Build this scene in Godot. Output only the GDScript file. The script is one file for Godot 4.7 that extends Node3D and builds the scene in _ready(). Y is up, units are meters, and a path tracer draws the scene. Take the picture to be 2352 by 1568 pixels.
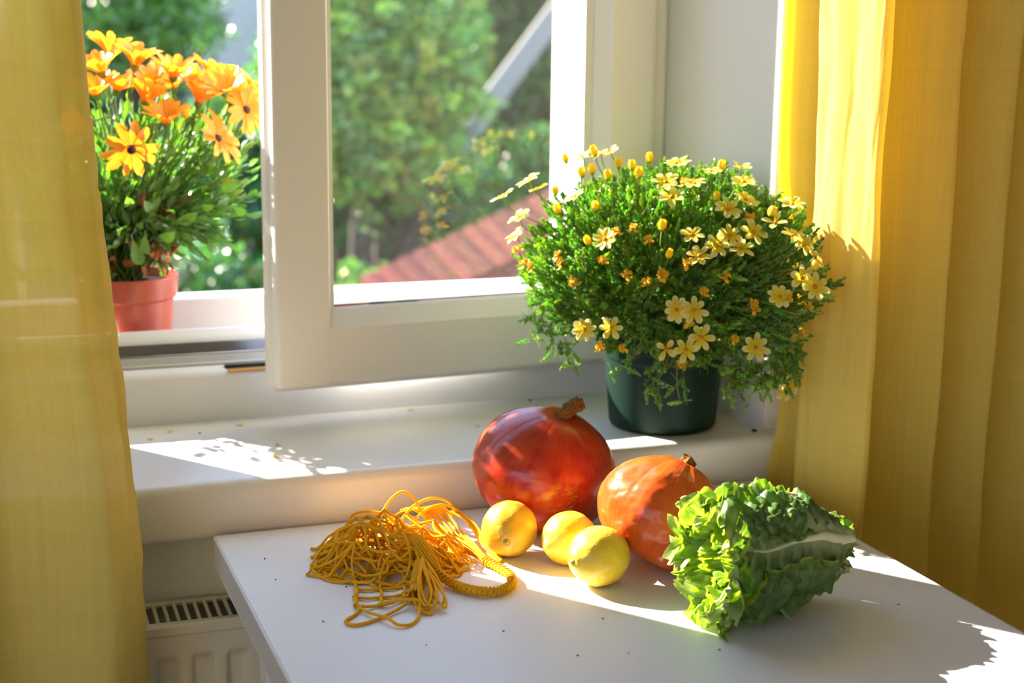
extends Node3D
# A kitchen window seen across a white table: y is up, metres, the wall runs along x and the room lies towards +z.

const OUT := -2.39        # outer face of the window wall
const WALL := -1.80       # room face of the window wall
const FRAME := -2.06      # room face of the window frame
const SILL := 0.810       # top of the inner sill
const TABLE := 0.750      # table top
var sun_from := Vector3(-sin(deg_to_rad(38.0)) * cos(deg_to_rad(31.0)), sin(deg_to_rad(31.0)), -cos(deg_to_rad(38.0)) * cos(deg_to_rad(31.0)))
var M := {}
var rng := RandomNumberGenerator.new()


func _ready() -> void:
	rng.seed = 20240917
	# camera: a 52 mm lens, tipped down 11.7 degrees, focused on the fruit
	var cam := Camera3D.new()
	cam.name = "camera"
	add_child(cam)
	cam.transform = Transform3D(Basis(Vector3(0.9447, 0.0113, 0.3279), Vector3(0.0559, 0.9793, -0.1947), Vector3(-0.3233, 0.2022, 0.9244)).orthonormalized(), Vector3(0, 1.35, 0))
	cam.keep_aspect = Camera3D.KEEP_HEIGHT
	var lens := CameraAttributesPhysical.new()
	lens.frustum_focal_length = 12.0 * 3434.05 / 784.0
	lens.frustum_focus_distance = 1.68
	lens.frustum_near = 0.05
	lens.frustum_far = 400.0
	lens.exposure_aperture = 4.0
	cam.attributes = lens
	cam.fov = rad_to_deg(2.0 * atan(784.0 / 3434.05))
	cam.current = true
	# sky
	var env := Environment.new()
	var sky := Sky.new()
	var air := ProceduralSkyMaterial.new()
	air.sky_top_color = Color(0.52, 0.66, 0.88)
	air.sky_horizon_color = Color(0.86, 0.91, 0.98)
	air.sky_curve = 0.18
	air.ground_horizon_color = Color(0.62, 0.66, 0.62)
	air.ground_bottom_color = Color(0.30, 0.33, 0.28)
	air.sky_energy_multiplier = 1.5
	air.ground_energy_multiplier = 1.0
	air.sun_angle_max = 12.0
	sky.sky_material = air
	env.background_mode = Environment.BG_SKY
	env.sky = sky
	env.tonemap_mode = Environment.TONE_MAPPER_LINEAR
	env.tonemap_exposure = 2.15
	env.sdfgi_enabled = true
	env.ssao_enabled = true
	env.ssil_enabled = true
	var we := WorldEnvironment.new()
	we.name = "sky"
	we.environment = env
	add_child(we)
	# sun, low and behind the trees on the left
	var sun := DirectionalLight3D.new()
	sun.name = "sun"
	sun.light_color = Color(1.0, 0.955, 0.88)
	sun.light_energy = 4.6
	sun.light_angular_distance = 0.53
	sun.sky_mode = DirectionalLight3D.SKY_MODE_LIGHT_ONLY
	sun.shadow_enabled = true
	add_child(sun)
	sun.look_at_from_position(Vector3.ZERO, -sun_from)
	make_materials()
	build_room()
	build_window()
	build_radiator()
	build_table()
	build_curtains()
	build_outside()
	build_orange_plant()
	build_yellow_plant()
	build_pumpkins()
	build_lemons()
	build_lettuce()
	build_bag()
	build_litter()


# ---------------------------------------------------------------- mesh builder
class MB:
	var v := PackedVector3Array()
	var n := PackedVector3Array()
	var t := PackedVector2Array()
	var c := PackedColorArray()
	var ix := PackedInt32Array()

	func vert(p: Vector3, uv := Vector2.ZERO, col := Color.WHITE, nn := Vector3.ZERO) -> int:
		v.append(p)
		t.append(uv)
		c.append(col)
		n.append(nn)
		return v.size() - 1

	func tri(a: int, b: int, d: int) -> void:
		ix.append(a)
		ix.append(b)
		ix.append(d)

	func quad(a: int, b: int, d: int, e: int) -> void:
		tri(a, b, d)
		tri(a, d, e)

	# f(u, w) -> position, or [position, colour]; du x dw points outwards
	func grid(nu: int, nw: int, f: Callable, wrap_u := false, flip := false) -> void:
		var first := v.size()
		var cols := nu if wrap_u else nu + 1
		for j in nw + 1:
			for i in cols:
				var uv := Vector2(float(i) / nu, float(j) / nw)
				var r = f.call(uv.x, uv.y)
				if r is Array:
					vert(r[0], uv, r[1])
				else:
					vert(r, uv)
		for j in nw:
			for i in nu:
				var a := first + j * cols + i
				var b := first + j * cols + (i + 1) % cols
				if flip:
					quad(a, a + cols, b + cols, b)
				else:
					quad(a, b, b + cols, a + cols)

	# r: a radius or one for each point
	func tube(p: PackedVector3Array, r, k := 6, closed := false, col := Color.WHITE, caps := true) -> void:
		var m := p.size()
		var first := v.size()
		var d := (p[1] - p[0]).normalized()
		var side := d.cross(Vector3.UP if absf(d.y) < 0.9 else Vector3.RIGHT).normalized()
		for i in m:
			var nx: Vector3 = p[(i + 1) % m] if closed else p[mini(i + 1, m - 1)]
			var pv: Vector3 = p[(i + m - 1) % m] if closed else p[maxi(i - 1, 0)]
			d = (nx - pv).normalized()
			side = (side - d * side.dot(d)).normalized()
			var up := d.cross(side)
			var rr: float = r if r is float else r[i]
			for q in k:
				var a := TAU * q / k
				var o := side * cos(a) + up * sin(a)
				vert(p[i] + o * rr, Vector2(float(q) / k, float(i) / m), col, o)
		for i in (m if closed else m - 1):
			for q in k:
				var a := first + i * k + q
				var b := first + i * k + (q + 1) % k
				var e := first + ((i + 1) % m) * k + q
				var g := first + ((i + 1) % m) * k + (q + 1) % k
				quad(a, b, g, e)
		if caps and not closed:
			var s0 := vert(p[0], Vector2.ZERO, col)
			var s1 := vert(p[m - 1], Vector2.ZERO, col)
			for q in k:
				tri(s0, first + (q + 1) % k, first + q)
				tri(s1, first + (m - 1) * k + q, first + (m - 1) * k + (q + 1) % k)

	# profile of (radius, height), going up on the outside; a doubled point is a sharp corner
	func lathe(pr: PackedVector2Array, seg: int, at := Transform3D.IDENTITY, col := Color.WHITE) -> void:
		var rows := []
		for i in pr.size():
			var row := []
			for s in seg:
				var a := TAU * s / seg
				row.append(vert(at * Vector3(pr[i].x * cos(a), pr[i].y, -pr[i].x * sin(a)), Vector2(float(s) / seg, float(i) / pr.size()), col))
			rows.append(row)
		for i in pr.size() - 1:
			if pr[i].is_equal_approx(pr[i + 1]):
				continue
			for s in seg:
				var z := (s + 1) % seg
				quad(rows[i][s], rows[i][z], rows[i + 1][z], rows[i + 1][s])

	# a closed outline in the local xy plane, pushed along local z from 0 to length
	func extrude(poly: PackedVector2Array, at: Transform3D, length: float, sharp := 38.0, col := Color.WHITE) -> void:
		if Geometry2D.is_polygon_clockwise(poly):
			poly.reverse()
		var m := poly.size()
		var en := PackedVector2Array()
		for i in m:
			var d := (poly[(i + 1) % m] - poly[i]).normalized()
			en.append(Vector2(d.y, -d.x))
		var lim := cos(deg_to_rad(sharp))
		for i in m:
			var p := poly[i]
			var q := poly[(i + 1) % m]
			var n0 := en[i]
			var n1 := en[i]
			var before := en[(i + m - 1) % m]
			var after := en[(i + 1) % m]
			if before.dot(n0) > lim:
				n0 = (n0 + before).normalized()
			if after.dot(n1) > lim:
				n1 = (n1 + after).normalized()
			var w0 := (at.basis * Vector3(n0.x, n0.y, 0)).normalized()
			var w1 := (at.basis * Vector3(n1.x, n1.y, 0)).normalized()
			var a := vert(at * Vector3(p.x, p.y, 0), Vector2(0, 0), col, w0)
			var b := vert(at * Vector3(q.x, q.y, 0), Vector2(1, 0), col, w1)
			var e := vert(at * Vector3(q.x, q.y, length), Vector2(1, 1), col, w1)
			var g := vert(at * Vector3(p.x, p.y, length), Vector2(0, 1), col, w0)
			quad(a, b, e, g)
		var tr := Geometry2D.triangulate_polygon(poly)
		for k in range(0, tr.size(), 3):
			var a := poly[tr[k]]
			var b := poly[tr[k + 1]]
			var d := poly[tr[k + 2]]
			if (b - a).cross(d - a) < 0.0:
				var s := b
				b = d
				d = s
			var nz := at.basis.z.normalized()
			tri(vert(at * Vector3(a.x, a.y, length), a, col, nz), vert(at * Vector3(b.x, b.y, length), b, col, nz), vert(at * Vector3(d.x, d.y, length), d, col, nz))
			tri(vert(at * Vector3(a.x, a.y, 0), a, col, -nz), vert(at * Vector3(d.x, d.y, 0), d, col, -nz), vert(at * Vector3(b.x, b.y, 0), b, col, -nz))

	func face(pts: Array, centre: Vector3, at: Transform3D, col: Color) -> void:
		var nn: Vector3 = (pts[1] - pts[0]).cross(pts[2] - pts[0])
		if nn.dot(pts[0] - centre) < 0.0:
			pts.reverse()
			nn = -nn
		nn = (at.basis * nn).normalized()
		var first := v.size()
		for p in pts:
			vert(at * p, Vector2(p.x, p.y), col, nn)
		for k in range(1, pts.size() - 1):
			tri(first, first + k, first + k + 1)

	# a box from lo to hi with chamfered edges
	func box(lo: Vector3, hi: Vector3, b := 0.002, at := Transform3D.IDENTITY, col := Color.WHITE) -> void:
		var m := (lo + hi) / 2.0
		var h := (hi - lo) / 2.0
		b = minf(b, minf(h.x, minf(h.y, h.z)) * 0.9)
		var px := func(x, y, z): return m + Vector3(x * h.x, y * (h.y - b), z * (h.z - b))
		var py := func(x, y, z): return m + Vector3(x * (h.x - b), y * h.y, z * (h.z - b))
		var pz := func(x, y, z): return m + Vector3(x * (h.x - b), y * (h.y - b), z * h.z)
		for s in [-1, 1]:
			face([px.call(s, -1, -1), px.call(s, 1, -1), px.call(s, 1, 1), px.call(s, -1, 1)], m, at, col)
			face([py.call(-1, s, -1), py.call(1, s, -1), py.call(1, s, 1), py.call(-1, s, 1)], m, at, col)
			face([pz.call(-1, -1, s), pz.call(1, -1, s), pz.call(1, 1, s), pz.call(-1, 1, s)], m, at, col)
			for q in [-1, 1]:
				face([px.call(s, q, -1), px.call(s, q, 1), py.call(s, q, 1), py.call(s, q, -1)], m, at, col)
				face([px.call(s, -1, q), px.call(s, 1, q), pz.call(s, 1, q), pz.call(s, -1, q)], m, at, col)
				face([py.call(-1, s, q), py.call(1, s, q), pz.call(1, s, q), pz.call(-1, s, q)], m, at, col)
				for w in [-1, 1]:
					face([px.call(s, q, w), py.call(s, q, w), pz.call(s, q, w)], m, at, col)

	func mesh(off := Vector3.ZERO) -> ArrayMesh:
		var acc := PackedVector3Array()
		acc.resize(v.size())
		for k in range(0, ix.size(), 3):
			var a := ix[k]
			var b := ix[k + 1]
			var d := ix[k + 2]
			var nn := (v[b] - v[a]).cross(v[d] - v[a])
			acc[a] += nn
			acc[b] += nn
			acc[d] += nn
		var out := PackedInt32Array()
		out.resize(ix.size())
		for k in range(0, ix.size(), 3):
			out[k] = ix[k]
			out[k + 1] = ix[k + 2]
			out[k + 2] = ix[k + 1]
		var p := PackedVector3Array()
		p.resize(v.size())
		for i in v.size():
			p[i] = v[i] - off
			acc[i] = n[i] if n[i] != Vector3.ZERO else (acc[i].normalized() if acc[i].length_squared() > 1e-30 else Vector3.UP)
		var arr := []
		arr.resize(Mesh.ARRAY_MAX)
		arr[Mesh.ARRAY_VERTEX] = p
		arr[Mesh.ARRAY_NORMAL] = acc
		arr[Mesh.ARRAY_TEX_UV] = t
		arr[Mesh.ARRAY_COLOR] = c
		arr[Mesh.ARRAY_INDEX] = out
		var am := ArrayMesh.new()
		am.add_surface_from_arrays(Mesh.PRIMITIVE_TRIANGLES, arr)
		return am


const ALONG_X := Basis(Vector3(0, 0, -1), Vector3(0, 1, 0), Vector3(1, 0, 0))   # outline points are (-z, y)
const UPWARD := Basis(Vector3(1, 0, 0), Vector3(0, 0, -1), Vector3(0, 1, 0))     # outline points are (x, -z)
var used_names := {}


func numbered(called: String) -> String:
	var k: int = used_names.get(called, 0)
	used_names[called] = k + 1
	return called if k == 0 else "%s_%03d" % [called, k]


func tag(o: Node3D, label := "", category := "", group := "", kind := "") -> Node3D:
	if label:
		o.set_meta("label", label)
	if category:
		o.set_meta("category", category)
	if group:
		o.set_meta("group", group)
	if kind:
		o.set_meta("kind", kind)
	return o


func thing(called: String, at: Vector3, label := "", category := "", group := "", kind := "") -> Node3D:
	var o := Node3D.new()
	o.name = numbered(called)
	o.position = at
	add_child(o)
	return tag(o, label, category, group, kind)


# mb holds world positions; the mesh becomes a part of the thing under
func part(under: Node3D, called: String, mb: MB, mat: Material, kind := "", base = null) -> MeshInstance3D:
	var o := MeshInstance3D.new()
	o.name = called
	var off: Vector3 = under.position if base == null else base
	o.mesh = mb.mesh(off)
	o.material_override = mat
	under.add_child(o, true)
	if kind:
		o.set_meta("kind", kind)
	return o


func lone(called: String, mb: MB, mat: Material, at: Vector3, label := "", category := "", group := "", kind := "") -> MeshInstance3D:
	var o := MeshInstance3D.new()
	o.name = numbered(called)
	o.mesh = mb.mesh(at)
	o.position = at
	o.material_override = mat
	add_child(o)
	tag(o, label, category, group, kind)
	return o


func swarm(under: Node3D, called: String, mesh: Mesh, mat: Material, where: Array, cols: Array) -> MultiMeshInstance3D:
	var mm := MultiMesh.new()
	mm.transform_format = MultiMesh.TRANSFORM_3D
	mm.use_colors = true
	mm.mesh = mesh
	mm.instance_count = where.size()
	for i in where.size():
		mm.set_instance_transform(i, where[i])
		mm.set_instance_color(i, cols[i])
	var o := MultiMeshInstance3D.new()
	o.name = called
	o.multimesh = mm
	o.material_override = mat
	under.add_child(o, true)
	o.set_meta("kind", "stuff")
	return o


func smooth_path(pts: Array, per: int, closed := false) -> PackedVector3Array:
	var out := PackedVector3Array()
	var m := pts.size()
	for i in (m if closed else m - 1):
		var a: Vector3 = pts[(i + m - 1) % m] if closed else pts[maxi(i - 1, 0)]
		var b: Vector3 = pts[i]
		var d: Vector3 = pts[(i + 1) % m]
		var e: Vector3 = pts[(i + 2) % m] if closed else pts[mini(i + 2, m - 1)]
		for k in per:
			out.append(b.cubic_interpolate(d, a, e, float(k) / per))
	if not closed:
		out.append(pts[m - 1])
	return out


func frame_of(dir: Vector3, spin := 0.0) -> Basis:
	# y axis along dir
	var y := dir.normalized()
	var x := y.cross(Vector3(0, 0, 1) if absf(y.z) < 0.9 else Vector3.RIGHT).normalized()
	return Basis(x, y, x.cross(y)).rotated(y, spin)


func noise_tex(freq: float, seed_: int, size := 512, kind := FastNoiseLite.TYPE_SIMPLEX_SMOOTH, normal := false, bump := 4.0, ramp: Gradient = null, oct := 3) -> NoiseTexture2D:
	var nz := FastNoiseLite.new()
	nz.noise_type = kind
	nz.frequency = freq
	nz.seed = seed_
	nz.fractal_octaves = oct
	var tx := NoiseTexture2D.new()
	tx.width = size
	tx.height = size
	tx.seamless = true
	tx.noise = nz
	tx.as_normal_map = normal
	tx.bump_strength = bump
	if ramp:
		tx.color_ramp = ramp
	return tx


func ramp(stops: Array) -> Gradient:
	var g := Gradient.new()
	var off := PackedFloat32Array()
	var col := PackedColorArray()
	for s in stops:
		off.append(s[0])
		col.append(s[1])
	g.offsets = off
	g.colors = col
	return g


func mat(called: String, col: Color, rough := 0.6, spec := 0.5) -> StandardMaterial3D:
	var m := StandardMaterial3D.new()
	m.resource_name = called
	m.albedo_color = col
	m.roughness = rough
	m.metallic_specular = spec
	M[called] = m
	return m


func lin(r: float, g: float, b: float) -> Color:
	return Color(r, g, b)


func make_materials() -> void:
	var m := mat("wall_paint", Color(0.90, 0.89, 0.86), 0.75, 0.35)
	m.normal_enabled = true
	m.normal_texture = noise_tex(0.05, 3, 512, FastNoiseLite.TYPE_SIMPLEX_SMOOTH, true, 2.0)
	m.normal_scale = 0.25
	m.uv1_triplanar = true
	m.uv1_world_triplanar = true
	m.uv1_scale = Vector3(6, 6, 6)
	m = mat("room_paint", Color(0.95, 0.90, 0.81), 0.8, 0.3)
	m = mat("render_coat", Color(0.93, 0.92, 0.90), 0.9, 0.2)
	m.normal_enabled = true
	m.normal_texture = noise_tex(0.08, 5, 512, FastNoiseLite.TYPE_CELLULAR, true, 6.0)
	m.normal_scale = 0.8
	m.uv1_triplanar = true
	m.uv1_world_triplanar = true
	m.uv1_scale = Vector3(5, 5, 5)
	# brushed gloss paint on the wooden frames: long soft streaks
	m = mat("frame_paint", Color(0.905, 0.905, 0.90), 0.38, 0.5)
	m.normal_enabled = true
	m.normal_texture = noise_tex(0.02, 8, 512, FastNoiseLite.TYPE_SIMPLEX_SMOOTH, true, 3.0)
	m.normal_scale = 0.16
	m.uv1_triplanar = true
	m.uv1_world_triplanar = true
	m.uv1_scale = Vector3(22, 2.0, 22)
	m = mat("sill_paint", Color(0.90, 0.895, 0.875), 0.30, 0.5)
	m.normal_enabled = true
	m.normal_texture = noise_tex(0.02, 9, 512, FastNoiseLite.TYPE_SIMPLEX_SMOOTH, true, 3.0)
	m.normal_scale = 0.14
	m.uv1_triplanar = true
	m.uv1_world_triplanar = true
	m.uv1_scale = Vector3(1.6, 16, 16)
	m = mat("table_white", Color(0.915, 0.92, 0.915), 0.42, 0.5)
	m.normal_enabled = true
	m.normal_texture = noise_tex(0.25, 12, 512, FastNoiseLite.TYPE_SIMPLEX_SMOOTH, true, 2.0)
	m.normal_scale = 0.22
	m.uv1_triplanar = true
	m.uv1_scale = Vector3(7, 7, 7)
	mat("board_paint", Color(0.80, 0.785, 0.78), 0.5)
	mat("table_edge", Color(0.86, 0.84, 0.81), 0.45)
	mat("radiator_enamel", Color(0.88, 0.86, 0.80), 0.35)
	mat("radiator_inside", Color(0.13, 0.14, 0.12), 0.7)
	m = mat("aluminium", Color(0.62, 0.63, 0.65), 0.28)
	m.metallic = 1.0
	m = mat("matt_aluminium", Color(0.78, 0.78, 0.77), 0.5)
	m.metallic = 0.35
	m = mat("dark_metal", Color(0.16, 0.16, 0.17), 0.4)
	m.metallic = 0.8
	m = mat("brass", Color(0.80, 0.62, 0.35), 0.35)
	m.metallic = 1.0
	mat("rubber", Color(0.10, 0.10, 0.11), 0.6)
	m = mat("glass", Color(1, 1, 1, 0.03), 0.02, 0.5)
	m.transparency = BaseMaterial3D.TRANSPARENCY_ALPHA
	m = mat("sheet_metal", Color(0.50, 0.51, 0.53), 0.45)
	m.metallic = 0.6
	m = mat("floor_wood", Color(0.27, 0.19, 0.13), 0.45)
	m.normal_enabled = true
	m.normal_texture = noise_tex(0.03, 15, 512, FastNoiseLite.TYPE_SIMPLEX_SMOOTH, true, 3.0)
	m.normal_scale = 0.2
	m.uv1_triplanar = true
	m.uv1_world_triplanar = true
	m.uv1_scale = Vector3(8, 1, 1)
	for k in 2:
		# thin woven voile: the threads show in colour and relief, the gaps between them let light through
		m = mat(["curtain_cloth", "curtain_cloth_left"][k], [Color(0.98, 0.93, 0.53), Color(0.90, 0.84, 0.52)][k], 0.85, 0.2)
		m.transparency = BaseMaterial3D.TRANSPARENCY_ALPHA
		m.albedo_texture = weave(k)
		m.uv1_scale = Vector3(1, 1, 1)
		m.texture_filter = BaseMaterial3D.TEXTURE_FILTER_LINEAR
		m.backlight_enabled = true
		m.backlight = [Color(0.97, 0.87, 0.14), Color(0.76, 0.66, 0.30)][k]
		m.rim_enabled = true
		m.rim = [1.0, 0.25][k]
		m.rim_tint = 0.12
		m.cull_mode = BaseMaterial3D.CULL_DISABLED


func weave(k: int) -> ImageTexture:
	var im := Image.create(256, 256, false, Image.FORMAT_RGBA8)
	var r := RandomNumberGenerator.new()
	r.seed = 71 + k
	var warp := []
	var weft := []
	for i in 64:
		warp.append(r.randf())
		weft.append(r.randf())
	for y in 256:
		for x in 256:
			var a := absf(fposmod(x / 4.0, 1.0) - 0.5) * 2.0
			var b := absf(fposmod(y / 4.0, 1.0) - 0.5) * 2.0
			var w: float = 0.93 + 0.03 * warp[x / 4] + 0.022 * weft[y / 4]
			var gap := 1.0 if a > 0.6 and b > 0.6 else 0.0
			var al: float = [0.94 - 0.30 * gap, 0.985 - 0.14 * gap][k] - 0.05 * r.randf() * (1.0 - k * 0.5)
			im.set_pixel(x, y, Color(minf(w + 0.03, 1), minf(w + 0.03, 1), minf(w, 1), al))
	return ImageTexture.create_from_image(im)


func build_room() -> void:
	# wall with the window
	var w := thing("wall_front", Vector3(0.4, 0, WALL), "", "", "", "structure")
	var mb := MB.new()
	var up := func(y): return Transform3D(UPWARD, Vector3(0, y, 0))
	var right := PackedVector2Array([Vector2(1.005, 1.80), Vector2(2.5, 1.80), Vector2(2.5, 2.36), Vector2(0.925, 2.36), Vector2(0.925, 2.13), Vector2(0.953, 2.13), Vector2(0.953, 2.06)])
	mb.extrude(right, up.call(0.0), 2.8)
	var left := PackedVector2Array([Vector2(-0.26, 1.80), Vector2(-0.21, 2.06), Vector2(-0.21, 2.13), Vector2(-0.205, 2.13), Vector2(-0.205, 2.36), Vector2(-2.8, 2.36), Vector2(-2.8, 1.80)])
	mb.extrude(left, up.call(0.0), 2.8)
	var below := PackedVector2Array([Vector2(-0.26, 1.80), Vector2(1.005, 1.80), Vector2(0.953, 2.06), Vector2(0.953, 2.36), Vector2(-0.21, 2.36), Vector2(-0.21, 2.06)])
	mb.extrude(below, up.call(0.0), 0.795)
	mb.extrude(below, up.call(2.32), 0.48)
	part(w, "plaster", mb, M.wall_paint)
	mb = MB.new()
	mb.extrude(PackedVector2Array([Vector2(0.90, 2.13), Vector2(0.925, 2.13), Vector2(0.925, 2.36), Vector2(2.5, 2.36), Vector2(2.5, 2.39), Vector2(0.905, 2.39), Vector2(0.90, 2.385)]), up.call(-5.0), 8.0)
	mb.extrude(PackedVector2Array([Vector2(-0.18, 2.13), Vector2(-0.205, 2.13), Vector2(-0.205, 2.36), Vector2(-2.8, 2.36), Vector2(-2.8, 2.39), Vector2(-0.185, 2.39), Vector2(-0.18, 2.385)]), up.call(-5.0), 8.0)
	mb.extrude(PackedVector2Array([Vector2(-0.18, 2.36), Vector2(0.90, 2.36), Vector2(0.90, 2.39), Vector2(-0.18, 2.39)]), up.call(-5.0), 5.79)
	mb.extrude(PackedVector2Array([Vector2(-0.18, 2.13), Vector2(0.90, 2.13), Vector2(0.90, 2.39), Vector2(-0.18, 2.39)]), up.call(2.30), 0.7)
	part(w, "outer_render", mb, M.render_coat)
	# other walls
	mb = MB.new()
	# the left wall has a band of windows, the room's other daylight
	mb.box(Vector3(-2.95, 0, -1.80), Vector3(-2.8, 2.8, -0.55), 0.0)
	mb.box(Vector3(-2.95, 2.62, -0.55), Vector3(-2.8, 2.8, 3.20), 0.0)
	mb.box(Vector3(-2.95, 0.0, -0.55), Vector3(-2.8, 1.30, 3.20), 0.0)
	lone("wall_left", mb, M.room_paint, Vector3(-2.8, 0, 0.7), "", "", "", "structure")
	var d := thing("window_2", Vector3(-2.88, 1.30, 0.75), "", "", "", "structure")
	mb = MB.new()
	for k in 5:
		mb.box(Vector3(-2.91, 1.30, -0.55 + 0.935 * k), Vector3(-2.85, 2.62, -0.49 + 0.935 * k), 0.003)
	for k in 4:
		mb.box(Vector3(-2.91, 1.30, -0.49 + 0.935 * k), Vector3(-2.85, 1.36, 0.385 + 0.935 * k), 0.003)
		mb.box(Vector3(-2.91, 2.56, -0.49 + 0.935 * k), Vector3(-2.85, 2.62, 0.385 + 0.935 * k), 0.003)
	part(d, "window_frame", mb, M.frame_paint)
	for k in 4:
		mb = MB.new()
		mb.box(Vector3(-2.882, 1.36, -0.49 + 0.935 * k), Vector3(-2.878, 2.56, 0.385 + 0.935 * k), 0.0)
		part(d, "pane", mb, M.glass)
	mb = MB.new()
	mb.box(Vector3(2.5, 0, -2.36), Vector3(2.65, 2.8, 3.2), 0.0)
	lone("wall_right", mb, M.room_paint, Vector3(2.5, 0, 0.7), "", "", "", "structure")
	mb = MB.new()
	mb.box(Vector3(-2.95, -0.15, -1.80), Vector3(2.65, 0.0, 3.2), 0.0)
	lone("floor", mb, M.floor_wood, Vector3(0, 0, 0.7), "", "", "", "structure")
	mb = MB.new()
	mb.box(Vector3(-2.95, 2.8, -2.36), Vector3(2.65, 3.0, 3.2), 0.0)
	lone("ceiling", mb, M.wall_paint, Vector3(0, 2.8, 0.7), "", "", "", "structure")
	mb = MB.new()
	mb.box(Vector3(-2.95, 0, 3.2), Vector3(2.65, 3.0, 3.35), 0.0)
	lone("wall_rear", mb, M.room_paint, Vector3(0, 0, 3.2), "", "", "", "structure")
	# sill board with a rounded nose and a rounded right end
	mb = MB.new()
	var r := 0.014
	var prof := PackedVector2Array([Vector2(2.062, 0.738), Vector2(2.062, SILL)])
	var nose := [Vector2(1.763 + r, SILL - r), Vector2(1.763 + r * 0.7, 0.738 + r * 0.7)]
	for k in 7:
		var a := PI / 2 + PI / 2 * k / 6.0
		prof.append(nose[0] + Vector2(cos(a), sin(a)) * r)
	for k in 5:
		var a := PI + PI / 2 * k / 4.0
		prof.append(nose[1] + Vector2(cos(a), sin(a)) * r * 0.7)
	# reaches into the reveal; in front of the wall it runs on past the corner
	var inside := prof.duplicate()
	mb.extrude(inside, Transform3D(ALONG_X, Vector3(-0.26, 0, 0)), 1.005 + 0.26, 50.0)
	var lip := PackedVector2Array()
	for p in prof:
		lip.append(Vector2(minf(p.x, 1.806), p.y))
	mb.extrude(lip, Transform3D(ALONG_X, Vector3(1.005, 0, 0)), 0.045, 50.0)
	# the end is a quarter round in plan
	var end_c := Vector3(1.05, 0, -1.785)
	mb.grid(8, lip.size() - 1, func(u, q):
		var p: Vector2 = lip[int(round(q * (lip.size() - 1)))]
		var a: float = u * PI / 2
		var dz: float = 1.785 - p.x
		return end_c + Vector3(sin(a) * maxf(dz, 0.0), p.y, cos(a) * dz if dz > 0.0 else dz), false, false)
	lone("window_sill", mb, M.sill_paint, Vector3(0.4, 0.738, -1.9), "", "", "", "structure")


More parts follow.
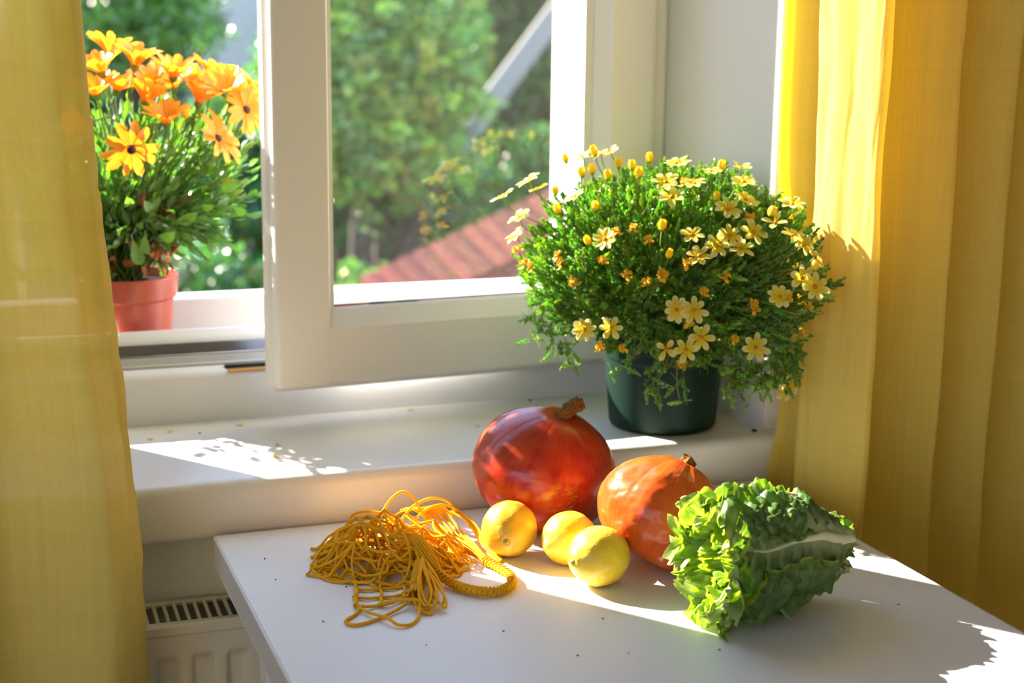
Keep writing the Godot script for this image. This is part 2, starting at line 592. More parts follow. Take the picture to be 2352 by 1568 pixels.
# ---------------------------------------------------------------- window
func build_window() -> void:
	var w := thing("window_1", Vector3(0.4, 0.81, FRAME), "", "", "", "structure")
	# fixed frame: bottom rail in steps, posts at both sides, head
	var mb := MB.new()
	var bottom := PackedVector2Array([Vector2(2.06, 0.80), Vector2(2.06, 0.874), Vector2(2.063, 0.880), Vector2(2.068, 0.882), Vector2(2.089, 0.884), Vector2(2.091, 0.872), Vector2(2.104, 0.872), Vector2(2.108, 0.913), Vector2(2.114, 0.921), Vector2(2.122, 0.929), Vector2(2.128, 0.931), Vector2(2.138, 0.929), Vector2(2.14, 0.80)])
	mb.extrude(bottom, Transform3D(ALONG_X, Vector3(-0.21, 0, 0)), 1.165, 50.0)
	part(w, "bottom_rail", mb, M.frame_paint)
	mb = MB.new()
	mb.box(Vector3(-0.21, 0.86, -2.14), Vector3(-0.13, 2.30, FRAME), 0.004)
	mb.box(Vector3(-0.13, 0.86, -2.14), Vector3(-0.10, 2.25, -2.10), 0.003)
	part(w, "post", mb, M.frame_paint)
	mb = MB.new()
	mb.box(Vector3(0.925, 0.875, -2.14), Vector3(0.955, 2.30, -2.045), 0.006)
	mb.box(Vector3(0.895, 0.875, -2.14), Vector3(0.925, 2.25, -2.10), 0.003)
	part(w, "post", mb, M.frame_paint)
	mb = MB.new()
	mb.box(Vector3(-0.21, 2.25, -2.14), Vector3(0.955, 2.32, FRAME), 0.004)
	part(w, "head", mb, M.frame_paint)
	# aluminium weather bar in the groove of the bottom rail
	mb = MB.new()
	var bar := PackedVector2Array([Vector2(2.098, 0.878), Vector2(2.0985, 0.900), Vector2(2.0995, 0.901), Vector2(2.1035, 0.9135), Vector2(2.105, 0.9155), Vector2(2.107, 0.915), Vector2(2.107, 0.880), Vector2(2.098, 0.874)])
	mb.extrude(bar, Transform3D(ALONG_X, Vector3(-0.13, 0, 0)), 1.03, 20.0)
	part(w, "weather_bar", mb, M.aluminium)
	mb = MB.new()
	mb.extrude(PackedVector2Array([Vector2(2.0895, 0.878), Vector2(2.0900, 0.8875), Vector2(2.0920, 0.8890), Vector2(2.0965, 0.8985), Vector2(2.0978, 0.8985), Vector2(2.0978, 0.878)]), Transform3D(ALONG_X, Vector3(-0.13, 0, 0)), 1.03, 20.0)
	part(w, "drip_lip", mb, M.matt_aluminium)
	# keeper of the latch, let into the top of the rail
	mb = MB.new()
	mb.box(Vector3(0.300, 0.8795, -2.0705), Vector3(0.44, 0.8835, -2.0585), 0.001)
	part(w, "latch_keeper", mb, M.brass)
	mb = MB.new()
	mb.box(Vector3(0.297, 0.882, -2.082), Vector3(0.44, 0.8865, -2.071), 0.001)
	part(w, "latch_slot", mb, M.dark_metal)
	# sash, hinged on the right and standing five degrees open; local x runs from the free edge to the hinge, z towards the room
	var open := Transform3D(Basis(Vector3.UP, deg_to_rad(5.127)), Vector3(0.3548, 0.8708, -1.976))
	var sash := Node3D.new()
	sash.name = "sash"
	w.add_child(sash)
	sash.transform = Transform3D(open.basis, open.origin - w.position)
	var W := 0.578
	var H := 1.40
	var st := 0.0752
	var T := 0.047
	# member outline across its width: face, rounded outer edge with a groove, bevel down to the glass
	var left_edge := PackedVector2Array([Vector2(st, -0.0015), Vector2(st - 0.0015, 0.0), Vector2(0.004, 0.0), Vector2(0.001, -0.0015), Vector2(-0.001, -0.006), Vector2(-0.001, -0.017), Vector2(0.002, -0.019), Vector2(0.002, -0.023), Vector2(-0.004, -0.025), Vector2(-0.006, -0.028), Vector2(-0.006, -T + 0.003), Vector2(-0.003, -T), Vector2(st + 0.012, -T), Vector2(st + 0.012, -0.022), Vector2(st + 0.004, -0.018)])
	var flip := func(src: PackedVector2Array, around: float) -> PackedVector2Array:
		var o := PackedVector2Array()
		for p in src:
			o.append(Vector2(around - p.x, p.y))
		return o
	var plan := func(src: PackedVector2Array) -> PackedVector2Array:
		var o := PackedVector2Array()
		for p in src:
			o.append(Vector2(p.x, -p.y))
		return o
	mb = MB.new()
	mb.extrude(plan.call(left_edge), Transform3D(UPWARD, Vector3.ZERO), H, 40.0)
	part(sash, "stile", mb, M.frame_paint, "", Vector3.ZERO)
	mb = MB.new()
	var right_edge := PackedVector2Array([Vector2(W - 0.077, -0.0015), Vector2(W - 0.0755, 0.0), Vector2(W - 0.012, 0.0), Vector2(W - 0.005, -0.002), Vector2(W, -0.008), Vector2(W, -T), Vector2(W - 0.108, -T), Vector2(W - 0.108, -0.024), Vector2(W - 0.100, -0.0215), Vector2(W - 0.0965, -0.0205), Vector2(W - 0.0965, -0.0185)])
	mb.extrude(plan.call(right_edge), Transform3D(UPWARD, Vector3.ZERO), H, 40.0)
	part(sash, "stile", mb, M.frame_paint, "", Vector3.ZERO)
	# bottom rail: (-z, y)
	mb = MB.new()
	var rail := PackedVector2Array([Vector2(0.0, 0.004), Vector2(0.0, 0.0785), Vector2(0.0012, 0.0797), Vector2(0.0165, 0.0985), Vector2(0.019, 0.1015), Vector2(0.0225, 0.104), Vector2(0.024, 0.102), Vector2(T, 0.102), Vector2(T, 0.004), Vector2(T - 0.004, 0.0), Vector2(0.004, 0.0)])
	mb.extrude(rail, Transform3D(ALONG_X, Vector3(st - 0.0012, 0, -0.0003)), W - st - 0.0752, 40.0)
	part(sash, "rail", mb, M.frame_paint, "", Vector3.ZERO)
	mb = MB.new()
	mb.box(Vector3(0.004, -0.0135, -T + 0.001), Vector3(W - 0.05, 0.003, -T + 0.011), 0.001)
	part(sash, "drip_strip", mb, M.frame_paint, "", Vector3.ZERO)
	mb = MB.new()
	mb.box(Vector3(st, H - 0.08, -T), Vector3(W - 0.077, H, 0.0), 0.003)
	part(sash, "rail", mb, M.frame_paint, "", Vector3.ZERO)
	mb = MB.new()
	mb.box(Vector3(st + 0.010, 0.098, -0.0275), Vector3(W - 0.100, H - 0.075, -0.0245), 0.0)
	part(sash, "pane", mb, M.glass, "", Vector3.ZERO)
	# dark gasket round the pane
	mb = MB.new()
	mb.box(Vector3(st + 0.012, 0.102, -0.0305), Vector3(W - 0.1015, 0.1065, -0.028), 0.0005)
	mb.box(Vector3(W - 0.109, 0.105, -0.0305), Vector3(W - 0.1055, H - 0.08, -0.028), 0.0005)
	part(sash, "gasket", mb, M.rubber, "", Vector3.ZERO)
	# outer sill and the painted board that keeps the flower pots in
	mb = MB.new()
	mb.box(Vector3(-0.18, 0.795, -2.36), Vector3(0.90, 0.858, -2.14), 0.002)
	lone("trim_1", mb, M.sheet_metal, Vector3(0.37, 0.795, -2.25), "", "", "", "structure")
	mb = MB.new()
	var board := PackedVector2Array([Vector2(2.300, 0.859), Vector2(2.300, 0.9415), Vector2(2.303, 0.9445), Vector2(2.316, 0.9485), Vector2(2.330, 0.9485), Vector2(2.333, 0.945), Vector2(2.333, 0.859)])
	mb.extrude(board, Transform3D(ALONG_X, Vector3(-0.175, 0, 0)), 1.07, 20.0)
	lone("sill_guard_board", mb, M.board_paint, Vector3(0.37, 0.859, -2.316), "white painted guard board along the outer sill, behind the terracotta pot", "board")


func build_radiator() -> void:
	var o := thing("radiator", Vector3(0.25, 0.08, -1.75), "cream panel radiator with a slotted top grille, under the window sill", "radiator")
	var top := 0.655
	var z0 := -1.795
	var z1 := -1.712
	var x0 := -0.45
	var x1 := 0.95
	var mb := MB.new()
	# top grille: two rails and bars between them
	mb.box(Vector3(x0, top - 0.006, z0), Vector3(x1, top, z0 + 0.010), 0.0015)
	mb.box(Vector3(x0, top - 0.016, z1 - 0.014), Vector3(x1, top, z1), 0.003)
	part(o, "grille_frame", mb, M.radiator_enamel)
	var x := x0
	while x < x1 - 0.01:
		mb = MB.new()
		mb.box(Vector3(x, top - 0.006, z0 + 0.009), Vector3(x + 0.0042, top - 0.0005, z1 - 0.013), 0.001)
		part(o, "grille_bar", mb, M.radiator_enamel)
		x += 0.0124
	mb = MB.new()
	mb.box(Vector3(x0 + 0.005, 0.12, z0 + 0.004), Vector3(x1 - 0.005, top - 0.030, z1 - 0.024), 0.002)
	part(o, "convector", mb, M.radiator_inside)
	# front panel pressed into upright channels
	mb = MB.new()
	var pz := func(px: float, y: float) -> float:
		var k := smoothstep(0.0, 0.10, absf(fposmod(px / 0.042, 1.0) - 0.5) - 0.17)
		var band := smoothstep(0.616, 0.602, y) * smoothstep(0.12, 0.135, y)
		return z1 - 0.003 - 0.009 * k * band
	mb.grid(560, 60, func(u, q):
		var py: float = lerpf(0.10, top - 0.013, pow(q, 0.4))
		var pxx: float = lerpf(x0, x1, u)
		return Vector3(pxx, py, pz.call(pxx, py)))
	mb.box(Vector3(x0, 0.10, z1 - 0.022), Vector3(x1, top - 0.016, z1 - 0.0175), 0.0)
	part(o, "front_panel", mb, M.radiator_enamel)
	mb = MB.new()
	mb.box(Vector3(x0, 0.10, z0), Vector3(x0 + 0.004, top - 0.004, z1 - 0.002), 0.001)
	part(o, "side_panel", mb, M.radiator_enamel)
	mb = MB.new()
	mb.box(Vector3(x1 - 0.004, 0.10, z0), Vector3(x1, top - 0.004, z1 - 0.002), 0.001)
	part(o, "side_panel", mb, M.radiator_enamel)
	for px in [-0.3, 0.8]:
		mb = MB.new()
		mb.box(Vector3(px, 0.0, -1.77), Vector3(px + 0.03, 0.12, -1.74), 0.002)
		part(o, "foot", mb, M.radiator_enamel)


func build_table() -> void:
	var o := thing("table", Vector3(0.6, 0, -1.35), "white laminate table pushed against the window sill, holding the vegetables", "table")
	o.rotation.y = deg_to_rad(1.06)
	# local frame: back left corner of the top
	var back := o.transform.affine_inverse() * Vector3(0.2293, TABLE, -1.7465)
	var wd := 0.7428
	var dp := 0.80
	var at := Transform3D(Basis.IDENTITY, Vector3(back.x, 0, back.z))
	var mb := MB.new()
	var r := 0.005
	var plan := PackedVector2Array()
	for cn in [[0.0 + r, 0.0 - r, 1], [r, -(dp - r), 2], [wd - r, -(dp - r), 3], [wd - r, -r, 0]]:
		for k in 5:
			var a: float = PI / 2 * cn[2] + PI / 2 * k / 4.0
			plan.append(Vector2(cn[0], cn[1]) + Vector2(cos(a), sin(a)) * r)
	# edge band with a slim rounded arris
	var rows := [[0.0, 0.7155], [-0.0012, 0.717], [0.0, 0.7172], [0.0, 0.7480], [0.0004, 0.7492], [0.0014, 0.7499], [0.0030, 0.7500]]
	mb.grid(plan.size(), rows.size() - 1, func(u, q):
		var p := plan[int(round(u * plan.size())) % plan.size()]
		var rr = rows[int(round(q * (rows.size() - 1)))]
		var c2 := Vector2(clampf(p.x, 0.01, wd - 0.01), clampf(p.y, -dp + 0.01, -0.01))
		var pp := p + (c2 - p).normalized() * float(rr[0])
		return at * Vector3(pp.x, rr[1], -pp.y), true)
	part(o, "edge_band", mb, M.table_edge, "", Vector3.ZERO)
	mb = MB.new()
	mb.box(Vector3(0.0028, 0.716, 0.0028), Vector3(wd - 0.0028, TABLE, dp - 0.0028), 0.0004, at)
	part(o, "tabletop", mb, M.table_white, "", Vector3.ZERO)
	mb = MB.new()
	mb.box(Vector3(0.05, 0.655, 0.05), Vector3(wd - 0.05, 0.716, 0.07), 0.002, at)
	part(o, "apron", mb, M.table_white, "", Vector3.ZERO)
	mb = MB.new()
	mb.box(Vector3(0.05, 0.655, dp - 0.07), Vector3(wd - 0.05, 0.716, dp - 0.05), 0.002, at)
	part(o, "apron", mb, M.table_white, "", Vector3.ZERO)
	for lx in [0.04, wd - 0.085]:
		for lz in [0.075, dp - 0.085]:
			mb = MB.new()
			mb.box(Vector3(lx, 0.0, lz), Vector3(lx + 0.045, 0.716, lz + 0.045), 0.003, at)
			part(o, "leg", mb, M.table_white, "", Vector3.ZERO)


func cloth(path: Array, per: int, y0: float, y1: float, shift: Callable, ny := 90) -> MB:
	var pts := smooth_path(path, per)
	var run := [0.0]
	for i in range(1, pts.size()):
		run.append(run[i - 1] + pts[i].distance_to(pts[i - 1]))
	var mb := MB.new()
	var m := pts.size() - 1
	mb.grid(m, ny, func(u, q):
		var i := int(round(u * m))
		var y := lerpf(y0, y1, q)
		return pts[i] + Vector3(0, y, 0) + shift.call(u, y, run[i]))
	for i in mb.t.size():
		var col := i % (m + 1)
		mb.t[i] = Vector2(run[col] / 0.085, mb.v[i].y / 0.085)
	return mb


func build_curtains() -> void:
	var nz := FastNoiseLite.new()
	nz.seed = 4
	nz.frequency = 1.0
	# right curtain: (x, 0, z) of its folds in plan
	var fold := []
	for p in [[1.004, -1.789], [1.028, -1.785], [1.050, -1.775], [1.054, -1.765], [1.042, -1.748], [1.016, -1.717], [1.006, -1.704], [1.008, -1.690], [1.015, -1.655], [1.024, -1.610], [1.029, -1.594], [1.036, -1.592], [1.044, -1.606], [1.056, -1.650], [1.068, -1.690], [1.078, -1.700], [1.095, -1.690], [1.130, -1.662], [1.166, -1.636], [1.174, -1.634], [1.178, -1.646], [1.180, -1.690], [1.192, -1.706], [1.215, -1.688], [1.240, -1.660], [1.258, -1.644], [1.266, -1.646], [1.269, -1.68], [1.280, -1.708], [1.31, -1.685], [1.34, -1.65], [1.355, -1.645], [1.36, -1.68], [1.37, -1.72], [1.40, -1.70], [1.44, -1.655], [1.46, -1.68], [1.50, -1.72], [1.55, -1.66]]:
		fold.append(Vector3(p[0], 0, p[1]))
	var sway := func(u: float, y: float, s: float) -> Vector3:
		var a := nz.get_noise_2d(s * 9.0, y * 1.1) * 0.010
		var b := nz.get_noise_2d(s * 9.0 + 40.0, y * 1.4) * 0.008
		var fine := nz.get_noise_2d(s * 40.0 + 80.0, y * 3.2) * 0.0022
		var edge := smoothstep(0.06, 0.0, s)
		var near := smoothstep(0.13, 0.05, s)
		return Vector3(a * (1.0 - edge) - near * 0.022 * smoothstep(0.88, 0.70, y) + fine, 0, b * (1.0 - edge * 0.8) + fine * (1.0 - edge) + near * 0.036 * smoothstep(1.25, 0.83, y))
	var o := thing("curtain", Vector3(1.05, 0.03, -1.70), "sunlit yellow curtain hanging in deep folds to the right of the window", "curtain")
	var mb := cloth(fold, 10, 0.03, 2.5, sway, 110)
	part(o, "cloth", mb, M.curtain_cloth)
	# doubled hem along the free edge
	mb = cloth([Vector3(1.004, 0, -1.788), Vector3(1.011, 0, -1.787), Vector3(1.018, 0, -1.786)], 4, 0.03, 2.5, sway, 110)
	for i in mb.v.size():
		mb.v[i] += Vector3(-0.0012, 0, 0.0012)
	part(o, "hem", mb, M.curtain_cloth)
	# left curtain, gathered and nearer, its free edge drifting to the right as it falls
	fold = []
	var zs := [-1.672, -1.662, -1.640, -1.658, -1.684, -1.690, -1.665, -1.636, -1.648, -1.680, -1.690, -1.66, -1.635, -1.66, -1.69]
	var xs := [0.1, 0.090, 0.060, 0.025, 0.0, -0.035, -0.065, -0.10, -0.15, -0.19, -0.23, -0.28, -0.33, -0.38, -0.43]
	for i in xs.size():
		fold.append(Vector3(xs[xs.size() - 1 - i], 0, zs[xs.size() - 1 - i]))
	var drift := func(u: float, y: float, s: float) -> Vector3:
		var k := smoothstep(1.40, 0.72, y)
		var a := nz.get_noise_2d(s * 7.0 + 15.0, y * 1.2) * 0.012
		var b := nz.get_noise_2d(s * 8.0 + 95.0, y * 1.5) * 0.010
		var ripple := nz.get_noise_2d(7.0, y * 16.0) * 0.0035 * smoothstep(0.85, 1.0, u)
		return Vector3(k * 0.036 * smoothstep(0.2, 1.0, u) + a * (1.0 - smoothstep(0.8, 1.0, u)) + ripple, 0, b + 0.045 * smoothstep(1.0, 0.65, y))
	o = thing("curtain", Vector3(-0.1, 0.03, -1.70), "thin ochre yellow curtain hanging at the left edge of the open window", "curtain")
	mb = cloth(fold, 12, 0.03, 2.5, drift, 120)
	part(o, "cloth", mb, M.curtain_cloth_left)
	var tail := [Vector3(0.0925, 0, -1.6635), Vector3(0.0965, 0, -1.6680), Vector3(0.1, 0, -1.672)]
	mb = MB.new()
	var pts := smooth_path(tail, 4)
	mb.grid(pts.size() - 1, 120, func(u, q):
		var i := int(round(u * (pts.size() - 1)))
		var y := lerpf(0.03, 2.5, q)
		return pts[i] + Vector3(0.0010, y, 0.0012) + drift.call(1.0, y, 1.30 + u * 0.01))
	for i in mb.t.size():
		mb.t[i] = Vector2(mb.v[i].x / 0.085, mb.v[i].y / 0.085)
	part(o, "hem", mb, M.curtain_cloth_left)


# ---------------------------------------------------------------- leaves and flowers
# a blade growing along +y from the origin, its upper side towards +z
func blade(length: float, width: float, curl: float, fold: float, shape: float, nu := 4, nw := 7, teeth := 0.0, stalk := 0.12) -> MB:
	var mb := MB.new()
	mb.grid(nu, nw, func(u, q):
		var t: float = u * 2.0 - 1.0
		var w: float = width * 0.5 * pow(sin(PI * pow(clampf((q - stalk) / (1.0 - stalk), 0.0, 1.0), shape)), 0.8)
		w = maxf(w, width * 0.045 * (1.0 - q))
		if teeth > 0.0 and absf(t) > 0.9:
			w *= 1.0 + teeth * (1.0 if int(round(q * nw)) % 2 == 0 else -1.0)
		var a: float = curl * q
		var y: float = length * (sin(a) / curl if absf(curl) > 0.01 else q)
		var z: float = -length * ((1.0 - cos(a)) / curl if absf(curl) > 0.01 else 0.0)
		return Vector3(t * w, y, z + absf(t) * fold * w))
	return mb


func join(into: MB, from: MB, at: Transform3D, col := Color.WHITE) -> void:
	var first := into.v.size()
	for i in from.v.size():
		into.vert(at * from.v[i], from.t[i], from.c[i] * col, at.basis * from.n[i] if from.n[i] != Vector3.ZERO else Vector3.ZERO)
	for k in from.ix:
		into.ix.append(first + k)


func leaf_mat(called: String, col: Color, back: Color, rough := 0.42, spec := 0.5) -> StandardMaterial3D:
	var m := mat(called, col, rough, spec)
	m.vertex_color_use_as_albedo = true
	m.backlight_enabled = true
	m.backlight = back
	m.cull_mode = BaseMaterial3D.CULL_DISABLED
	return m


# sunlit garden flowers: petals round a centre, opening along +y
func daisy(petals: int, length: float, width: float, lift: float, inner: Color, outer: Color, r: RandomNumberGenerator, cup := 0.5, tip_from := 0.55) -> MB:
	var mb := MB.new()
	for k in petals:
		var turn := TAU * k / petals + r.randf_range(-0.12, 0.12)
		var up := lift + r.randf_range(-0.14, 0.14)
		var ln := length * r.randf_range(0.88, 1.08)
		var wd := width * r.randf_range(0.88, 1.1)
		var twist := r.randf_range(-0.3, 0.3)
		mb.grid(4, 7, func(u, q):
			var t: float = u * 2.0 - 1.0
			var w: float = wd * 0.5 * (0.30 + 0.70 * smoothstep(0.0, 0.5, q)) * (1.0 if q < 0.7 else sqrt(maxf(0.0, 1.0 - pow((q - 0.7) / 0.31, 2.0))))
			var el: float = up - cup * q
			var rad: float = length * 0.09 + ln * q * cos(up - cup * 0.5 * q)
			var y: float = ln * q * sin(up - cup * 0.5 * q) + absf(t) * w * 0.28 + twist * t * w * q
			var p := Vector3(rad, y, t * w)
			var cc := inner.lerp(outer, smoothstep(tip_from, 1.0, q + 0.12 * absf(t)))
			cc = cc * (1.0 - 0.08 * (1.0 - absf(t)) * (1.0 if int(u * 4) == 2 else 0.0))
			return [p.rotated(Vector3.UP, turn), cc])
	return mb


func dome(radius: float, height: float, seg := 8, y0 := 0.0, col := Color.WHITE) -> MB:
	var mb := MB.new()
	var pr := PackedVector2Array()
	for k in 6:
		var a := PI / 2 * k / 5.0
		pr.append(Vector2(radius * cos(a), y0 + height * sin(a)))
	mb.lathe(pr, seg, Transform3D.IDENTITY, col)
	return mb


func inst(under: Node3D, called: String, mesh: Mesh, mt: Material, at: Transform3D) -> MeshInstance3D:
	var o := MeshInstance3D.new()
	o.name = called
	o.mesh = mesh
	o.material_override = mt
	o.transform = at
	under.add_child(o, true)
	return o


# ---------------------------------------------------------------- orange flowers on the outer sill
func build_orange_plant() -> void:
	var base := Vector3(0.177, 0.8585, -2.216)
	var o := thing("potted_flowers", base, "bushy orange daisies in a terracotta plastic pot, outside the open window", "potted plant")
	var r := RandomNumberGenerator.new()
	r.seed = 11
	var clay := mat("terracotta_plastic", Color(0.76, 0.33, 0.23), 0.33, 0.6)
	clay.backlight_enabled = true
	clay.backlight = Color(0.35, 0.08, 0.04)
	var mb := MB.new()
	mb.lathe(PackedVector2Array([Vector2(0.0, 0.001), Vector2(0.056, 0.001), Vector2(0.058, 0.003), Vector2(0.068, 0.106), Vector2(0.069, 0.107), Vector2(0.0725, 0.109), Vector2(0.0735, 0.111), Vector2(0.0765, 0.139), Vector2(0.0765, 0.141), Vector2(0.0755, 0.142), Vector2(0.074, 0.141), Vector2(0.0715, 0.112), Vector2(0.066, 0.105), Vector2(0.056, 0.006), Vector2(0.0, 0.006)]), 56, Transform3D(Basis.IDENTITY, base))
	part(o, "pot", mb, clay)
	var earth := mat("soil", Color(0.13, 0.10, 0.085), 0.95, 0.2)
	var nz := FastNoiseLite.new()
	nz.seed = 3
	nz.frequency = 90.0
	mb = MB.new()
	mb.grid(40, 10, func(u, q):
		var rr: float = 0.0735 * (1.0 - q)
		var p := Vector3(rr * cos(TAU * u), 0.128, -rr * sin(TAU * u))
		return base + p + Vector3(0, nz.get_noise_2d(p.x, p.z) * 0.005 * minf(1.0, q * 6.0), 0), true)
	part(o, "soil", mb, earth)
	# stems from the soil out into a rounded crown
	var root := base + Vector3(0, 0.125, 0)
	var crown := Vector3(0.215, 1.135, -2.232)
	var size := Vector3(0.165, 0.128, 0.088)
	var stems := MB.new()
	var where := []
	var cols := []
	var wood := mat("flower_stem", Color(0.36, 0.50, 0.22), 0.6)
	wood.vertex_color_use_as_albedo = true
	var leafm := leaf_mat("daisy_leaf", Color(0.52, 0.64, 0.42), Color(0.80, 0.95, 0.35), 0.18, 0.9)
	for k in 210:
		var d := Vector3(r.randfn(), r.randfn() * 0.95 + 0.02, r.randfn()).normalized()
		var tip := crown + d * size * r.randf_range(0.72, 1.02)
		if tip.z > -2.142 and tip.y < 0.95:
			continue
		tip.z = minf(tip.z, -2.10)
		var p0 := root + Vector3(r.randf_range(-0.02, 0.02), 0, r.randf_range(-0.02, 0.02))
		var mid := p0.lerp(tip, 0.5) + Vector3(0, 0.02 + 0.05 * smoothstep(1.14, 1.02, tip.y), 0) + Vector3(r.randfn(), r.randfn(), r.randfn()) * 0.008
		var path := smooth_path([p0, mid, tip], 5)
		stems.tube(path, 0.0013, 4, false, Color(0.75, 0.6, 0.45) if r.randf() < 0.4 else Color.WHITE, false)
		# leaves spiral up the outer part of each stem
		var turn := r.randf() * TAU
		for j in 13:
			var f := lerpf(0.40, 1.0, j / 12.0)
			var at := p0.lerp(mid, f * 2.0) if f < 0.5 else mid.lerp(tip, f * 2.0 - 1.0)
			var along := (tip - mid).normalized()
			turn += 2.4
			var bs := frame_of(along, turn)
			bs = bs * Basis(Vector3.RIGHT, r.randf_range(0.5, 1.35) - 0.45 * f)
			var s := r.randf_range(0.6, 1.12)
			where.append(Transform3D(bs.scaled(Vector3(s, s, s)), at - o.position))
			var g := r.randf()
			cols.append(Color(0.55 + 0.5 * g, 0.75 + 0.35 * g, 0.6 + 0.3 * g) if r.randf() > 0.04 else Color(1.6, 1.2, 0.5))
	for k in 46:
		var tip := Vector3(r.randf_range(0.02, 0.165), r.randf_range(0.99, 1.14), r.randf_range(-2.285, -2.155))
		var p0 := root + Vector3(-0.02, 0.0, 0.0)
		stems.tube(smooth_path([p0, p0.lerp(tip, 0.5) + Vector3(0, 0.015, 0), tip], 4), 0.0012, 4, false, Color.WHITE, false)
		for j in 8:
			var bs := frame_of((tip - p0).normalized() + Vector3(0, 0.4, 0), r.randf() * TAU) * Basis(Vector3.RIGHT, r.randf_range(0.2, 0.9))
			var s := r.randf_range(0.6, 1.1)
			where.append(Transform3D(bs.scaled(Vector3(s, s, s)), p0.lerp(tip, r.randf_range(0.55, 1.0)) - o.position))
			var g := r.randf()
			cols.append(Color(0.55 + 0.5 * g, 0.75 + 0.35 * g, 0.6 + 0.3 * g))
	part(o, "stems", stems, wood)
	swarm(o, "foliage", blade(0.028, 0.0098, 0.9, 0.35, 1.15, 4, 8, 0.14).mesh(), leafm, where, cols)
	# big leaves that hang over the pot
	var big := [blade(0.062, 0.0165, 0.7, 0.3, 1.3, 6, 12, 0.08).mesh(), blade(0.055, 0.015, 0.9, 0.4, 1.4, 6, 12, 0.10).mesh()]
	for p in [[0.150, 1.052, -2.165, 2.4, 0.5], [0.182, 1.066, -2.150, 3.0, 0.2], [0.202, 1.072, -2.145, 2.9, -0.2], [0.222, 1.060, -2.150, 2.1, -0.7], [0.245, 1.078, -2.160, 1.9, -0.9], [0.165, 1.078, -2.150, 2.3, 0.9], [0.262, 1.092, -2.165, 2.6, -0.5], [0.300, 1.060, -2.18, 2.9, -0.3], [0.285, 1.100, -2.17, 2.2, -1.1], [0.325, 1.075, -2.20, 2.9, -0.5], [0.335, 1.095, -2.19, 2.3, -1.0], [0.21, 1.10, -2.14, 2.0, 0.6], [0.235, 1.105, -2.14, 2.4, -0.4], [0.31, 1.125, -2.17, 1.9, -1.2], [0.18, 1.11, -2.145, 2.2, 0.4]]:
		var bs := Basis(Vector3.FORWARD, -p[4]) * Basis(Vector3.RIGHT, p[3] - 0.5)
		inst(o, "leaf", big[r.randi() % 2], leafm, Transform3D(bs.scaled(Vector3.ONE * r.randf_range(0.8, 1.15)), Vector3(p[0], p[1], p[2]) - o.position))
	# withered brown leaves low inside the crown
	var dry := leaf_mat("withered_leaf", Color(0.80, 0.55, 0.38), Color(0.7, 0.5, 0.35), 0.8, 0.2)
	where = []
	cols = []
	for k in 130:
		var a := r.randf() * TAU
		var rr := sqrt(r.randf()) * 0.062
		var h := r.randf()
		var p := Vector3(0.185 + rr * cos(a) * 0.95 + h * 0.03, 1.008 + h * 0.095, -2.225 + rr * sin(a) * 0.85)
		p.z = minf(p.z, -2.145)
		where.append(Transform3D(Basis.from_euler(Vector3(r.randf() * 6, r.randf() * 6, r.randf() * 6)).scaled(Vector3.ONE * r.randf_range(0.7, 1.3)), p - o.position))
		var g := r.randf_range(0.55, 1.25)
		cols.append(Color(g, g * r.randf_range(0.8, 1.1), g))
	swarm(o, "withered_leaves", blade(0.03, 0.014, 2.6, 0.9, 0.9, 4, 7, 0.15).mesh(), dry, where, cols)
	# flowers: place, the way they open, how far the petals are raised
	var petal := leaf_mat("orange_petal", Color(1.0, 0.73, 0.27), Color(1.0, 0.92, 0.62), 0.38, 0.45)
	var eye := mat("dark_flower_eye", Color(0.22, 0.10, 0.10), 0.7)
	var eye_pale := mat("orange_flower_eye", Color(0.78, 0.42, 0.12), 0.7)
	var calyx := mat("calyx", Color(0.34, 0.48, 0.16), 0.6)
	var cup := dome(0.0065, -0.009, 8, 0.001)
	var heads := []
	for k in 4:
		heads.append(daisy(14, 0.041, 0.0125, [1.0, 0.8, 1.15, 0.45][k], Color(0.96, 0.80, 0.55), Color(1.0, 1.0, 1.0), r, [0.6, 0.45, 0.7, 0.7][k], 0.05).mesh())
	var droop := daisy(10, 0.038, 0.0130, 0.05, Color(0.80, 0.52, 0.35), Color(0.95, 0.80, 0.75), r, 0.5, 0.1).mesh()
	var cupm := cup.mesh()
	var eyem := dome(0.0062, 0.004, 10, 0.002).mesh()
